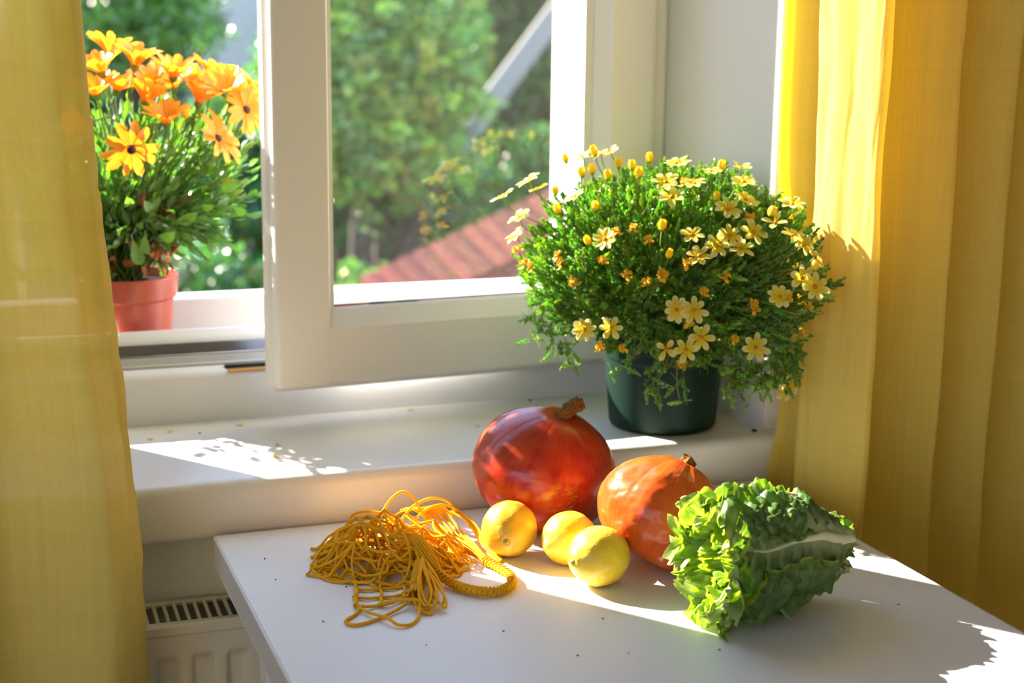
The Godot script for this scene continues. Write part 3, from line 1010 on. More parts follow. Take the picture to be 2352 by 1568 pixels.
	var spots := [
		[Vector3(0.155, 1.288, -2.200), Vector3(-0.3, 1, 0.2), 0], [Vector3(0.172, 1.312, -2.250), Vector3(0.2, 1, -0.3), 1], [Vector3(0.201, 1.297, -2.200), Vector3(0.2, 1, 0.1), 2], [Vector3(0.212, 1.246, -2.190), Vector3(0.35, 1, -0.1), 2],
		[Vector3(0.256, 1.281, -2.220), Vector3(0.1, 1, 0.2), 0], [Vector3(0.314, 1.277, -2.230), Vector3(0.3, 1, -0.1), 0], [Vector3(0.259, 1.264, -2.250), Vector3(-0.2, 1, 0.2), 1], [Vector3(0.337, 1.245, -2.200), Vector3(0.05, 1, -0.25), 0],
		[Vector3(0.238, 1.219, -2.160), Vector3(-0.1, 1, 0.35), 0], [Vector3(0.288, 1.245, -2.200), Vector3(0.3, 1, 0.1), 2], [Vector3(0.146, 1.258, -2.190), Vector3(-0.2, 1, 0.3), 1], [Vector3(0.176, 1.262, -2.230), Vector3(0.3, 1, 0.1), 1],
		[Vector3(0.354, 1.236, -2.190), Vector3(0.5, 0.35, 0.7), 3], [Vector3(0.307, 1.198, -2.155), Vector3(0.75, 0.5, 0.6), 3], [Vector3(0.135, 1.222, -2.160), Vector3(-0.8, -0.2, 0.4), 2], [Vector3(0.372, 1.252, -2.245), Vector3(0.5, 0.8, 0.1), 1], [Vector3(0.232, 1.272, -2.24), Vector3(-0.2, 1, 0.2), 1], [Vector3(0.292, 1.262, -2.24), Vector3(0.1, 1, 0.3), 0], [Vector3(0.322, 1.262, -2.17), Vector3(-0.2, 0.9, 0.5), 1]]
	stems = MB.new()
	for s in spots:
		var at := Transform3D(frame_of(s[1], r.randf() * TAU), s[0] - o.position)
		var f := inst(o, "flower", heads[s[2]], petal, at)
		inst(f, "flower_eye", eyem, eye if s[2] == 3 else eye_pale, Transform3D.IDENTITY)
		inst(f, "calyx", cupm, calyx, Transform3D.IDENTITY)
		var d: Vector3 = s[1].normalized()
		var low: Vector3 = crown + (s[0] - crown) * Vector3(0.75, 0.35, 0.7)
		stems.tube(smooth_path([low, s[0] - d * 0.035 + Vector3(0, -0.005, 0), s[0] - d * 0.004], 6), 0.0014, 5, false, Color(0.9, 1.0, 0.8), false)
	var f2 := inst(o, "flower", droop, petal, Transform3D(frame_of(Vector3(0.2, -0.1, 1), 0.4), Vector3(0.184, 1.187, -2.122) - o.position))
	inst(f2, "flower_eye", eyem, eye, Transform3D(Basis.IDENTITY.scaled(Vector3(1.1, 1.6, 1.1)), Vector3.ZERO))
	stems.tube(smooth_path([Vector3(0.19, 1.15, -2.20), Vector3(0.187, 1.19, -2.150), Vector3(0.184, 1.187, -2.125)], 6), 0.0014, 5, false, Color.WHITE, false)
	mb = MB.new()
	mb.lathe(PackedVector2Array([Vector2(0.0, -0.008), Vector2(0.005, -0.004), Vector2(0.0065, 0.002), Vector2(0.005, 0.010), Vector2(0.0015, 0.014), Vector2(0.0, 0.014)]), 10)
	var bud := inst(o, "flower_bud", mb.mesh(), mat("yellow_bud", Color(0.90, 0.78, 0.12), 0.5), Transform3D(Basis.IDENTITY, Vector3(0.268, 1.231, -2.19) - o.position))
	bud.name = "flower_bud"
	stems.tube(smooth_path([Vector3(0.258, 1.17, -2.21), Vector3(0.266, 1.21, -2.195), Vector3(0.268, 1.224, -2.19)], 5), 0.0012, 5, false, Color.WHITE, false)
	part(o, "flower_stalks", stems, wood)


# ---------------------------------------------------------------- yellow flowers on the sill
func build_yellow_plant() -> void:
	var base := Vector3(0.880, SILL + 0.0005, -1.8685)
	var o := thing("potted_flowers", base, "mound of small yellow flowers in a dark green plastic pot, on the window sill", "potted plant")
	var r := RandomNumberGenerator.new()
	r.seed = 23
	var green := mat("green_plastic", Color(0.03, 0.17, 0.135), 0.5, 0.4)
	var mb := MB.new()
	mb.lathe(PackedVector2Array([Vector2(0.0, 0.0), Vector2(0.069, 0.0), Vector2(0.0735, 0.002), Vector2(0.0755, 0.006), Vector2(0.0830, 0.098), Vector2(0.0845, 0.0995), Vector2(0.0850, 0.101), Vector2(0.0853, 0.112), Vector2(0.0865, 0.1135), Vector2(0.0872, 0.115), Vector2(0.0885, 0.134), Vector2(0.0880, 0.1355), Vector2(0.0865, 0.136), Vector2(0.0855, 0.135), Vector2(0.081, 0.09), Vector2(0.074, 0.006), Vector2(0.0, 0.006)]), 72, Transform3D(Basis.IDENTITY, base))
	part(o, "pot", mb, green)
	mb = MB.new()
	mb.grid(40, 8, func(u, q):
		var rr: float = 0.084 * (1.0 - q)
		return base + Vector3(rr * cos(TAU * u), 0.118 + 0.004 * sin(u * 60.0) * q, -rr * sin(TAU * u)), true)
	part(o, "soil", mb, M.soil)
	# crown: an uneven mound, longest across the view
	var mid := Vector3(0.870, 1.032, -1.818)
	var axis := Vector3(0.9447, 0, 0.3279)
	var fore := Vector3(-0.3279, 0, 0.9447)
	var size := Vector3(0.210, 0.142, 0.130)
	var lump := FastNoiseLite.new()
	lump.seed = 8
	lump.frequency = 1.3
	# the right side of the mound leans out over the room
	var lean := func(p: Vector3) -> Vector3:
		return p + smoothstep(0.88, 1.06, p.x) * Vector3(-0.066, 0.006, 0.100)
	var free := func(p: Vector3) -> bool:
		if p.z < -1.785 and p.x > 0.990 + (p.z + 1.80) * 0.2:
			return false
		if p.z < -1.995:
			return false
		var q := p - base
		if q.y < 0.142 and Vector2(q.x, q.z).length() < 0.0905:
			return false
		return p.y > SILL + 0.008
	var leafm := leaf_mat("fine_leaf", Color(0.56, 0.71, 0.40), Color(0.80, 0.95, 0.32), 0.16, 0.95)
	# a spray: a short stalk with cut leaflets
	var sprays := []
	for k in 3:
		var sp := MB.new()
		var lf := blade(0.0058, 0.0040, 0.8, 0.4, 1.15, 2, 3)
		for j in 9:
			var h := 0.004 + 0.0155 * j / 8.0
			for m in 3:
				var bs := Basis(Vector3.UP, j * 1.1 + k + TAU * m / 3.0 + r.randf_range(-0.4, 0.4)) * Basis(Vector3.RIGHT, r.randf_range(0.7, 1.6) - j * 0.08)
				var sc := r.randf_range(0.65, 1.15)
				join(sp, lf, Transform3D(bs.scaled(Vector3(sc, sc, sc)), Vector3(0, h, 0)), Color.WHITE * r.randf_range(0.85, 1.1))
		sp.tube(PackedVector3Array([Vector3(0, -0.012, 0), Vector3(0, 0.020, 0)]), 0.0005, 3, false, Color(1.1, 1.1, 0.9), false)
		sprays.append(sp.mesh())
	var where := [[], [], []]
	var cols := [[], [], []]
	var put := func(p: Vector3, dir: Vector3, s: float, tone: float) -> void:
		var k := r.randi() % 3
		where[k].append(Transform3D(frame_of(dir, r.randf() * TAU).scaled(Vector3.ONE * s), p - base))
		var yel := r.randf()
		if r.randf() < 0.18:
			tone *= 1.5
		cols[k].append(Color(tone * (0.75 + 0.55 * yel), tone, tone * (1.0 - 0.35 * yel)))
	var made := 0
	while made < 4200:
		var d := Vector3(r.randfn(), r.randfn(), r.randfn()).normalized()
		var depth := 1.0 - pow(r.randf(), 1.7) * 0.62
		var k := (0.92 + 0.16 * lump.get_noise_3d(d.x * 1.6, d.y * 1.6, d.z * 1.6)) * depth
		if d.y < -0.35:
			k *= 1.0 + 0.4 * (d.y + 0.35)
		var p := mid + (axis * d.x * size.x + Vector3.UP * d.y * size.y + fore * d.z * size.z) * k
		p = lean.call(p)
		if not free.call(p):
			made += 1 if r.randf() < 0.3 else 0
			continue
		var dir := (d + Vector3(0, 0.55, 0) + Vector3(r.randfn(), r.randfn(), r.randfn()) * 0.35).normalized()
		put.call(p, dir, r.randf_range(0.75, 1.25), r.randf_range(0.7, 1.15))
		made += 1
	# strands that hang past the rim of the pot and out to the sides
	var wood := mat("fine_stem", Color(0.46, 0.54, 0.20), 0.6)
	wood.vertex_color_use_as_albedo = true
	var stems := MB.new()
	for st in [[Vector3(0.735, 1.00, -1.835), Vector3(0.705, 0.975, -1.85), Vector3(0.705, 0.925, -1.85), 16], [Vector3(0.730, 0.99, -1.82), Vector3(0.715, 0.965, -1.83), Vector3(0.722, 0.915, -1.83), 16], [Vector3(0.70, 1.01, -1.85), Vector3(0.683, 0.985, -1.86), Vector3(0.690, 0.945, -1.86), 10], [Vector3(0.80, 0.97, -1.75), Vector3(0.785, 0.95, -1.745), Vector3(0.77, 0.925, -1.75), 14], [Vector3(0.83, 0.96, -1.735), Vector3(0.815, 0.915, -1.735), Vector3(0.795, 0.895, -1.742), 12], [Vector3(0.84, 0.95, -1.74), Vector3(0.845, 0.90, -1.752), Vector3(0.853, 0.873, -1.758), 4],
			[Vector3(0.93, 0.965, -1.74), Vector3(0.935, 0.925, -1.745), Vector3(0.925, 0.885, -1.752), 26], [Vector3(0.94, 0.965, -1.74), Vector3(0.95, 0.92, -1.742), Vector3(0.94, 0.892, -1.745), 22], [Vector3(0.97, 0.985, -1.735), Vector3(1.0, 0.94, -1.742), Vector3(0.985, 0.895, -1.745), 30], [Vector3(0.985, 0.985, -1.735), Vector3(1.02, 0.945, -1.742), Vector3(1.005, 0.905, -1.745), 26], [Vector3(0.96, 0.98, -1.735), Vector3(0.985, 0.93, -1.742), Vector3(0.965, 0.90, -1.745), 24], [Vector3(0.875, 0.96, -1.735), Vector3(0.872, 0.94, -1.745), Vector3(0.868, 0.918, -1.752), 12]]:
		var path := smooth_path([lean.call(st[0]), lean.call(st[1]), lean.call(st[2])], 8)
		stems.tube(path, 0.0008, 4, false, Color.WHITE, false)
		for k in int(st[3] * 1.6):
			var p: Vector3 = path[int(r.randf_range(3, path.size() - 1))] + Vector3(r.randfn(), r.randfn(), r.randfn()) * 0.0075
			if p.z < -1.80 or p.z > -1.785 or true:
				put.call(p, Vector3(r.randfn(), r.randfn() - 0.2, r.randfn()), r.randf_range(0.7, 1.05), r.randf_range(0.8, 1.15))
	for k in 3:
		swarm(o, "foliage", sprays[k], leafm, where[k], cols[k])
	for k in 110:
		var d := Vector3(r.randfn(), absf(r.randfn()), r.randfn()).normalized()
		var tip := mid + (axis * d.x * size.x + Vector3.UP * d.y * size.y + fore * d.z * size.z) * 0.92
		tip = lean.call(tip)
		if not free.call(tip):
			continue
		var p0 := base + Vector3(r.randf_range(-0.05, 0.05), 0.118, r.randf_range(-0.05, 0.05))
		stems.tube(smooth_path([p0, p0.lerp(tip, 0.5) + Vector3(0, 0.02, 0), tip], 4), 0.0009, 3, false, Color(0.9, 0.8, 0.6), false)
	# flowers
	var petal := leaf_mat("yellow_petal", Color(1.0, 1.0, 1.0), Color(1.0, 0.97, 0.8), 0.45, 0.4)
	var budm_skin := leaf_mat("yellow_flower_bud", Color(0.98, 0.89, 0.22), Color(0.8, 0.7, 0.5), 0.5, 0.3)
	var eyem := mat("yellow_flower_eye", Color(0.80, 0.52, 0.10), 0.8)
	var browned := mat("browned_petal", Color(0.96, 0.78, 0.17), 0.7)
	browned.vertex_color_use_as_albedo = true
	var tip_c := Color(0.98, 0.94, 0.52)
	var open := []
	for k in 4:
		open.append(daisy([6, 7, 8, 6][k], 0.0165, 0.0086, [0.25, 0.4, 0.15, 0.3][k], Color(0.95, 0.78, 0.055), tip_c, r, [0.35, 0.5, 0.1, 0.4][k], 0.42).mesh())
	open.append(daisy(4, 0.0165, 0.0086, 0.5, Color(0.95, 0.78, 0.055), tip_c, r, 0.4, 0.4).mesh())
	var cent := dome(0.0030, 0.0026, 8, 0.0005).mesh()
	var budm := MB.new()
	for k in 6:
		budm.grid(3, 6, func(u, q):
			var t: float = u * 2.0 - 1.0
			var rr: float = 0.0042 * (0.55 + 0.6 * sin(PI * q * 0.85)) * (1.0 - 0.35 * q)
			return Vector3(rr * (1.0 + 0.1 * (1.0 - t * t)) + 0.0005 * (k % 2), q * 0.0125, t * 0.0026 * (0.7 + sin(PI * q) * 0.5)).rotated(Vector3.UP, TAU * k / 6.0))
	budm.lathe(PackedVector2Array([Vector2(0.0, -0.003), Vector2(0.0028, -0.001), Vector2(0.0036, 0.003), Vector2(0.0030, 0.0045)]), 8, Transform3D.IDENTITY, Color(0.25, 0.55, 0.3))
	var budmesh := budm.mesh()
	var old := MB.new()
	for k in 34:
		var d := Vector3(r.randfn(), absf(r.randfn()) * 0.8, r.randfn()).normalized()
		old.tube(PackedVector3Array([Vector3.ZERO, d * 0.0052, d * r.randf_range(0.0062, 0.0075)]), PackedFloat32Array([0.0005, 0.0009, 0.0006]), 4, false, Color(1, 0.92, 0.7) * r.randf_range(0.75, 1.2))
	for k in 2:
		var lf := blade(0.011, 0.0055, 1.0, 0.5, 0.9, 2, 5)
		join(old, lf, Transform3D(Basis(Vector3.UP, 2.2 * k + 0.4) * Basis(Vector3.RIGHT, 2.3), Vector3.ZERO), Color(1.05, 1.35, 1.5))
	var oldmesh := old.mesh()
	var kinds := {
		"u": [Vector3(0.690, 1.148, -1.889), Vector3(0.703, 1.138, -1.885), Vector3(0.658, 1.128, -1.898), Vector3(0.679, 1.101, -1.890), Vector3(0.675, 1.078, -1.889), Vector3(0.725, 1.134, -1.811), Vector3(0.756, 1.179, -1.868), Vector3(0.779, 1.181, -1.861), Vector3(0.791, 1.183, -1.856), Vector3(0.844, 1.176, -1.775), Vector3(0.849, 1.176, -1.775), Vector3(0.879, 1.168, -1.749), Vector3(0.851, 1.155, -1.737), Vector3(0.916, 1.157, -1.730), Vector3(0.831, 1.098, -1.700), Vector3(0.888, 1.083, -1.680), Vector3(0.982, 1.133, -1.717), Vector3(0.942, 1.113, -1.691), Vector3(0.967, 1.099, -1.687)],
		"m": [Vector3(0.819, 1.140, -1.733), Vector3(0.880, 1.127, -1.703), Vector3(0.908, 1.138, -1.709), Vector3(0.907, 1.102, -1.685), Vector3(0.876, 1.098, -1.688), Vector3(0.981, 1.089, -1.685), Vector3(0.998, 1.075, -1.685), Vector3(0.929, 1.171, -1.760), Vector3(0.837, 1.075, -1.690)],
		"c": [Vector3(0.819, 1.156, -1.751), Vector3(0.739, 1.090, -1.747), Vector3(0.858, 1.087, -1.687), Vector3(0.975, 1.052, -1.674), Vector3(0.996, 1.042, -1.678), Vector3(0.722, 0.980, -1.763), Vector3(0.747, 0.985, -1.739), Vector3(0.809, 0.960, -1.714), Vector3(0.831, 1.010, -1.688), Vector3(0.812, 1.011, -1.695), Vector3(0.845, 0.976, -1.693), Vector3(0.832, 0.959, -1.706), Vector3(0.919, 0.962, -1.688), Vector3(0.941, 1.028, -1.670), Vector3(0.999, 0.908, -1.735)],
		"b": [Vector3(0.768, 1.189, -1.864), Vector3(0.765, 1.164, -1.865), Vector3(0.796, 1.173, -1.848), Vector3(0.828, 1.182, -1.821), Vector3(0.732, 1.179, -1.877), Vector3(0.703, 1.118, -1.825), Vector3(0.719, 1.136, -1.880), Vector3(0.752, 1.160, -1.870), Vector3(0.766, 1.162, -1.813), Vector3(0.797, 1.166, -1.785), Vector3(0.799, 1.174, -1.812), Vector3(0.736, 1.126, -1.779), Vector3(0.720, 1.085, -1.763), Vector3(0.800, 1.107, -1.717), Vector3(0.904, 1.175, -1.763), Vector3(0.873, 1.142, -1.717), Vector3(0.946, 1.125, -1.700), Vector3(1.006, 1.062, -1.684), Vector3(0.803, 1.074, -1.702)],
		"s": [Vector3(0.750, 1.102, -1.746), Vector3(0.769, 1.108, -1.735), Vector3(0.783, 1.095, -1.720), Vector3(0.692, 1.059, -1.785), Vector3(0.665, 1.050, -1.850), Vector3(0.668, 1.048, -1.832), Vector3(0.732, 1.067, -1.744), Vector3(0.690, 1.068, -1.792), Vector3(0.669, 1.062, -1.889), Vector3(0.914, 1.123, -1.697), Vector3(0.845, 1.162, -1.749), Vector3(0.826, 1.067, -1.692), Vector3(0.795, 1.053, -1.702), Vector3(0.871, 1.051, -1.676), Vector3(0.703, 1.036, -1.768), Vector3(0.757, 1.051, -1.723), Vector3(0.778, 1.043, -1.710), Vector3(0.796, 1.052, -1.701), Vector3(0.741, 0.951, -1.765), Vector3(0.764, 0.952, -1.746), Vector3(0.844, 1.032, -1.682), Vector3(0.910, 1.016, -1.671), Vector3(0.914, 1.009, -1.672), Vector3(0.830, 0.992, -1.693), Vector3(0.893, 0.968, -1.687), Vector3(0.838, 0.932, -1.723), Vector3(1.000, 0.981, -1.691), Vector3(1.000, 1.017, -1.681), Vector3(0.995, 0.919, -1.739), Vector3(0.963, 1.026, -1.672)],
	}
	var n := 0
	for kind in ["u", "m", "c", "b", "s"]:
		for spot in kinds[kind]:
			var outward: Vector3 = (spot - mid) / size
			outward = (axis * outward.dot(axis) + Vector3.UP * outward.y + fore * outward.dot(fore)).normalized()
			var sunny := Vector3(-0.22, 0.92, 0.12)
			var dir: Vector3
			match kind:
				"u": dir = outward * 0.5 + sunny * 0.9
				"m": dir = outward * 0.9 + sunny * 0.45
				"c": dir = outward * 0.9 + Vector3(-0.30, 0.62, 0.5)
				"b": dir = Vector3.UP + outward * 0.35
				"s": dir = outward * 0.7 + Vector3.UP * 0.6
			dir = (dir + Vector3(r.randfn(), r.randfn(), r.randfn()) * 0.13).normalized()
			spot = lean.call(spot)
			var p: Vector3 = spot + outward * (0.010 if kind in ["u", "m", "c"] else 0.002)
			var at := Transform3D(frame_of(dir, r.randf() * TAU).scaled(Vector3.ONE * r.randf_range(0.9, 1.12)), p - base)
			n += 1
			if kind == "b":
				inst(o, "flower_bud", budmesh, budm_skin, at)
			elif kind == "s":
				inst(o, "spent_flower", oldmesh, browned, at)
			else:
				var f := inst(o, "flower", open[n % 4 if n % 9 else 4], petal, at)
				inst(f, "flower_eye", cent, eyem, Transform3D.IDENTITY)
			stems.tube(smooth_path([mid + (spot - mid) * 0.78 - Vector3(0, 0.012, 0), p - dir * 0.02, p - dir * 0.001], 4), 0.0008, 4, false, Color(0.9, 1.0, 0.7), false)
	part(o, "stems", stems, wood)


# ---------------------------------------------------------------- pumpkins
func pumpkin_body(at: Transform3D, rx: float, ry: float, ribs: int, seed_: int, deep: Color, warm: Color, patch: Vector3, point: float, groove := 0.022) -> MB:
	var nz := FastNoiseLite.new()
	nz.seed = seed_
	nz.frequency = 1.0
	nz.fractal_octaves = 4
	var mb := MB.new()
	mb.grid(160, 100, func(u, q):
		var a: float = TAU * u
		var t: float = PI * (1.0 - q)          # from the base up to the stem
		var s := sin(t)
		var rad: float = rx * pow(s, 0.88)
		var y: float = -ry * cos(PI - t) * -1.0
		y = -ry * cos(PI * q)
		y += point * exp(-pow(rad / (rx * 0.42), 2.0)) * smoothstep(0.5, 0.9, q)
		y -= 0.007 * exp(-pow(rad / 0.016, 2.0)) * smoothstep(0.6, 0.95, q)
		y += 0.008 * exp(-pow(rad / 0.022, 2.0)) * smoothstep(0.4, 0.05, q)
		var wob: float = a + 0.25 * nz.get_noise_2d(cos(a) * 2.0, sin(a) * 2.0)
		var g := pow(absf(sin(wob * ribs / 2.0)), 0.8)
		var near := smoothstep(0.25, 0.95, q) * (1.0 - 0.5 * smoothstep(0.96, 1.0, q)) + 0.25
		rad *= 1.0 - groove * (1.0 - g) * near
		var dir := Vector3(s * cos(a), -cos(PI * q), -s * sin(a))
		rad *= 1.0 + (0.016 + 0.4 * groove) * nz.get_noise_3d(dir.x * 1.2, dir.y * 1.2, dir.z * 1.2) + 0.004 * nz.get_noise_3d(dir.x * 9.0, dir.y * 4.0, dir.z * 9.0)
		var p := Vector3(rad * cos(a), y, -rad * sin(a))
		# skin: deep red orange, paler broken streaks from pole to pole, a scabby patch
		var streak := nz.get_noise_2d(a * 5.0, q * 1.2 + 30.0) * 0.5 + nz.get_noise_2d(a * 16.0, q * 2.0 + 60.0) * 0.5
		var mott := nz.get_noise_3d(dir.x * 2.4 + 9.0, dir.y * 2.4, dir.z * 2.4)
		var col := deep.lerp(warm, clampf(0.40 + 0.55 * streak + 0.6 * mott, 0.0, 1.0))
		var scab := smoothstep(0.62, 0.95, 1.0 - dir.distance_to(patch) * 0.9) * smoothstep(0.12, 0.30, nz.get_noise_3d(dir.x * 7.0, dir.y * 7.0, dir.z * 7.0) + 0.6 * nz.get_noise_3d(dir.x * 29.0 + 5.0, dir.y * 23.0, dir.z * 26.0))
		col = col.lerp(Color(0.50, 0.22, 0.03), scab * 0.8)
		return [at * p, col], true, true)
	return mb


func pumpkin_stem(pts: Array, r0: float, r1: float, seed_: int) -> MB:
	var nz := FastNoiseLite.new()
	nz.seed = seed_
	nz.frequency = 1.0
	var path := smooth_path(pts, 8)
	var m := path.size() - 1
	var mb := MB.new()
	var side := (path[m] - path[0]).normalized().cross(Vector3.UP + Vector3(0.3, 0, 0.2)).normalized()
	mb.grid(36, m + 6, func(u, q):
		var f: float = minf(1.0, q * (m + 6.0) / m)
		var i := int(round(f * m))
		var d := (path[mini(i + 1, m)] - path[maxi(i - 1, 0)]).normalized()
		var sd := (side - d * side.dot(d)).normalized()
		var up := d.cross(sd)
		var over: float = maxf(0.0, q * (m + 6.0) - m) / 6.0
		var rr: float = lerpf(r0, r1, smoothstep(0.0, 0.5, f)) * (1.0 - over)
		if f < 0.25:
			rr += (0.25 - f) * r0 * 1.1
		rr *= 1.0 + 0.14 * cos(u * TAU * 5.0) + 0.30 * nz.get_noise_3d(cos(u * TAU) * 2.0, sin(u * TAU) * 2.0, q * 9.0)
		var p := path[i] + (sd * cos(u * TAU) + up * sin(u * TAU)) * rr + d * over * 0.001
		var k := clampf(0.5 + 0.9 * nz.get_noise_3d(cos(u * TAU) * 5.0, sin(u * TAU) * 5.0, q * 22.0), 0.0, 1.0)
		return [p, Color(0.070, 0.034, 0.012).lerp(Color(0.34, 0.165, 0.045), k)], true)
	return mb


func build_pumpkins() -> void:
	var skin := mat("pumpkin_skin", Color.WHITE, 0.27, 0.5)
	skin.vertex_color_use_as_albedo = true
	skin.normal_enabled = true
	skin.normal_texture = noise_tex(0.03, 31, 512, FastNoiseLite.TYPE_SIMPLEX_SMOOTH, true, 3.0)
	skin.normal_scale = 0.20
	skin.uv1_triplanar = true
	skin.uv1_scale = Vector3(9, 9, 9)
	var cork := mat("corky_stem", Color.WHITE, 0.9, 0.2)
	cork.vertex_color_use_as_albedo = true
	var c := Vector3(0.628, 0.8215, -1.668)
	var o := thing("pumpkin", Vector3(0.628, TABLE, -1.668), "large dark red squash with a thick corky stem, against the sill", "pumpkin", "red squashes on the table")
	var ax := Vector3(0.20, 1, 0.28).normalized()
	var b := frame_of(ax, 0.5)
	part(o, "body", pumpkin_body(Transform3D(b, c), 0.0905, 0.0705, 9, 5, Color(0.32, 0.020, 0.010), Color(0.54, 0.075, 0.014), (b.inverse() * Vector3(-0.1, -0.12, 1)).normalized(), 0.010), skin)
	var top := c + ax * 0.0700
	part(o, "stem", pumpkin_stem([top - ax * 0.006, top + ax * 0.006 + Vector3(0.003, 0, 0), top + Vector3(0.016, 0.013, -0.004), top + Vector3(0.029, 0.017, -0.008)], 0.0095, 0.0085, 3), cork)
	c = Vector3(0.703, 0.8135, -1.487)
	o = thing("pumpkin", Vector3(0.703, TABLE, -1.487), "smaller orange squash with a dried stump, between lemons and lettuce", "pumpkin", "red squashes on the table")
	ax = Vector3(0.52, 0.85, -0.10).normalized()
	b = frame_of(ax, 1.2)
	part(o, "body", pumpkin_body(Transform3D(b, c), 0.0755, 0.0600, 8, 12, Color(0.52, 0.060, 0.010), Color(0.72, 0.130, 0.016), (b.inverse() * Vector3(-0.75, 0.75, 0.3)).normalized() * 3.0, 0.009, 0.055), skin)
	top = c + ax * 0.0605
	part(o, "stem", pumpkin_stem([top - ax * 0.006, top + ax * 0.003, top + ax * 0.008 + Vector3(0.003, 0, -0.001)], 0.0085, 0.0085, 9), cork)
	var mb := MB.new()
	mb = dome(0.0032, 0.0022, 9, -0.0004, Color(0.22, 0.10, 0.03))
	var out := Vector3(-0.55, 0.62, 0.55).normalized()
	inst(o, "scar", mb.mesh(), cork, Transform3D(frame_of(out), c + out * 0.0655 - o.position))


# ---------------------------------------------------------------- lemons
func build_lemons() -> void:
	var peel := mat("lemon_peel", Color.WHITE, 0.36, 0.5)
	peel.vertex_color_use_as_albedo = true
	peel.normal_enabled = true
	peel.normal_texture = noise_tex(0.06, 41, 512, FastNoiseLite.TYPE_CELLULAR, true, 5.0)
	peel.normal_scale = 0.30
	peel.uv1_triplanar = true
	peel.uv1_scale = Vector3(14, 14, 14)
	peel.subsurf_scatter_enabled = true
	peel.subsurf_scatter_strength = 0.08
	var spots := [
		[Vector3(0.550, 0.7825, -1.574), 0.0325, 0.0335, Vector3(-0.42, -0.12, 0.90), "lemon turning its stem end to the viewer, before the large squash", 21],
		[Vector3(0.606, 0.781, -1.526), 0.031, 0.0325, Vector3(0.9, 0.15, -0.35), "middle lemon, half hidden behind the frontmost lemon", 22],
		[Vector3(0.6130, 0.7835, -1.4535), 0.0335, 0.0355, Vector3(-0.93, 0.02, 0.30), "frontmost lemon, in the strip of sunlight on the table", 23]]
	for s in spots:
		var nz := FastNoiseLite.new()
		nz.seed = s[5]
		nz.frequency = 1.0
		nz.fractal_octaves = 3
		var o := thing("lemon", Vector3(s[0].x, TABLE, s[0].z), s[4], "lemon", "lemons on the table")
		var b := frame_of(s[3], 0.7)
		var at := Transform3D(b, s[0])
		var mb := MB.new()
		var rx: float = s[1]
		var ry: float = s[2]
		mb.grid(96, 64, func(u, q):
			var a: float = TAU * u
			var cy := -cos(PI * q)
			var rad: float = rx * sin(PI * q)
			var y: float = ry * cy
			var end := smoothstep(0.90, 1.0, absf(cy))
			# nipple at the flower end, a shallow dimple at the stem end
			if cy < 0.0:
				y -= 0.0055 * exp(-pow(rad / 0.0085, 2.0))
			else:
				y += 0.0035 * exp(-pow(rad / 0.011, 2.0)) - 0.0035 * exp(-pow(rad / 0.0040, 2.0))
			var dir := Vector3(sin(PI * q) * cos(a), cy, -sin(PI * q) * sin(a))
			var n1 := nz.get_noise_3d(dir.x * 1.5, dir.y * 1.5, dir.z * 1.5)
			var n2 := nz.get_noise_3d(dir.x * 7.0, dir.y * 7.0, dir.z * 7.0)
			rad *= 1.0 + 0.02 * n1 + 0.005 * n2 + 0.03 * end * nz.get_noise_2d(a * 1.6, cy * 3.0)
			y *= 1.0 + 0.02 * n1
			var col := Color(0.80, 0.50, 0.022).lerp(Color(0.86, 0.60, 0.055), clampf(0.5 + n1 + 0.4 * n2, 0.0, 1.0))
			if s[5] == 21:
				col = Color(0.72, 0.39, 0.014).lerp(Color(0.80, 0.50, 0.03), clampf(0.5 + n1, 0.0, 1.0))
				col = col.lerp(Color(0.42, 0.30, 0.06), 0.5 * smoothstep(0.80, 1.0, cy) * (0.6 + n2))
			return [at * Vector3(rad * cos(a), y, -rad * sin(a)), col], true)
		part(o, "fruit", mb, peel)
		mb = MB.new()
		var top: Vector3 = s[0] + b.y * (ry + 0.0005)
		mb.lathe(PackedVector2Array([Vector2(0.0040, -0.003), Vector2(0.0040, 0.0012), Vector2(0.0032, 0.0022), Vector2(0.0020, 0.0018), Vector2(0.0016, 0.0034), Vector2(0.0, 0.0036)]), 10, Transform3D(b, top))
		part(o, "stem_end", mb, mat("stem_end_%d" % s[5], Color(0.66, 0.60, 0.30), 0.7))


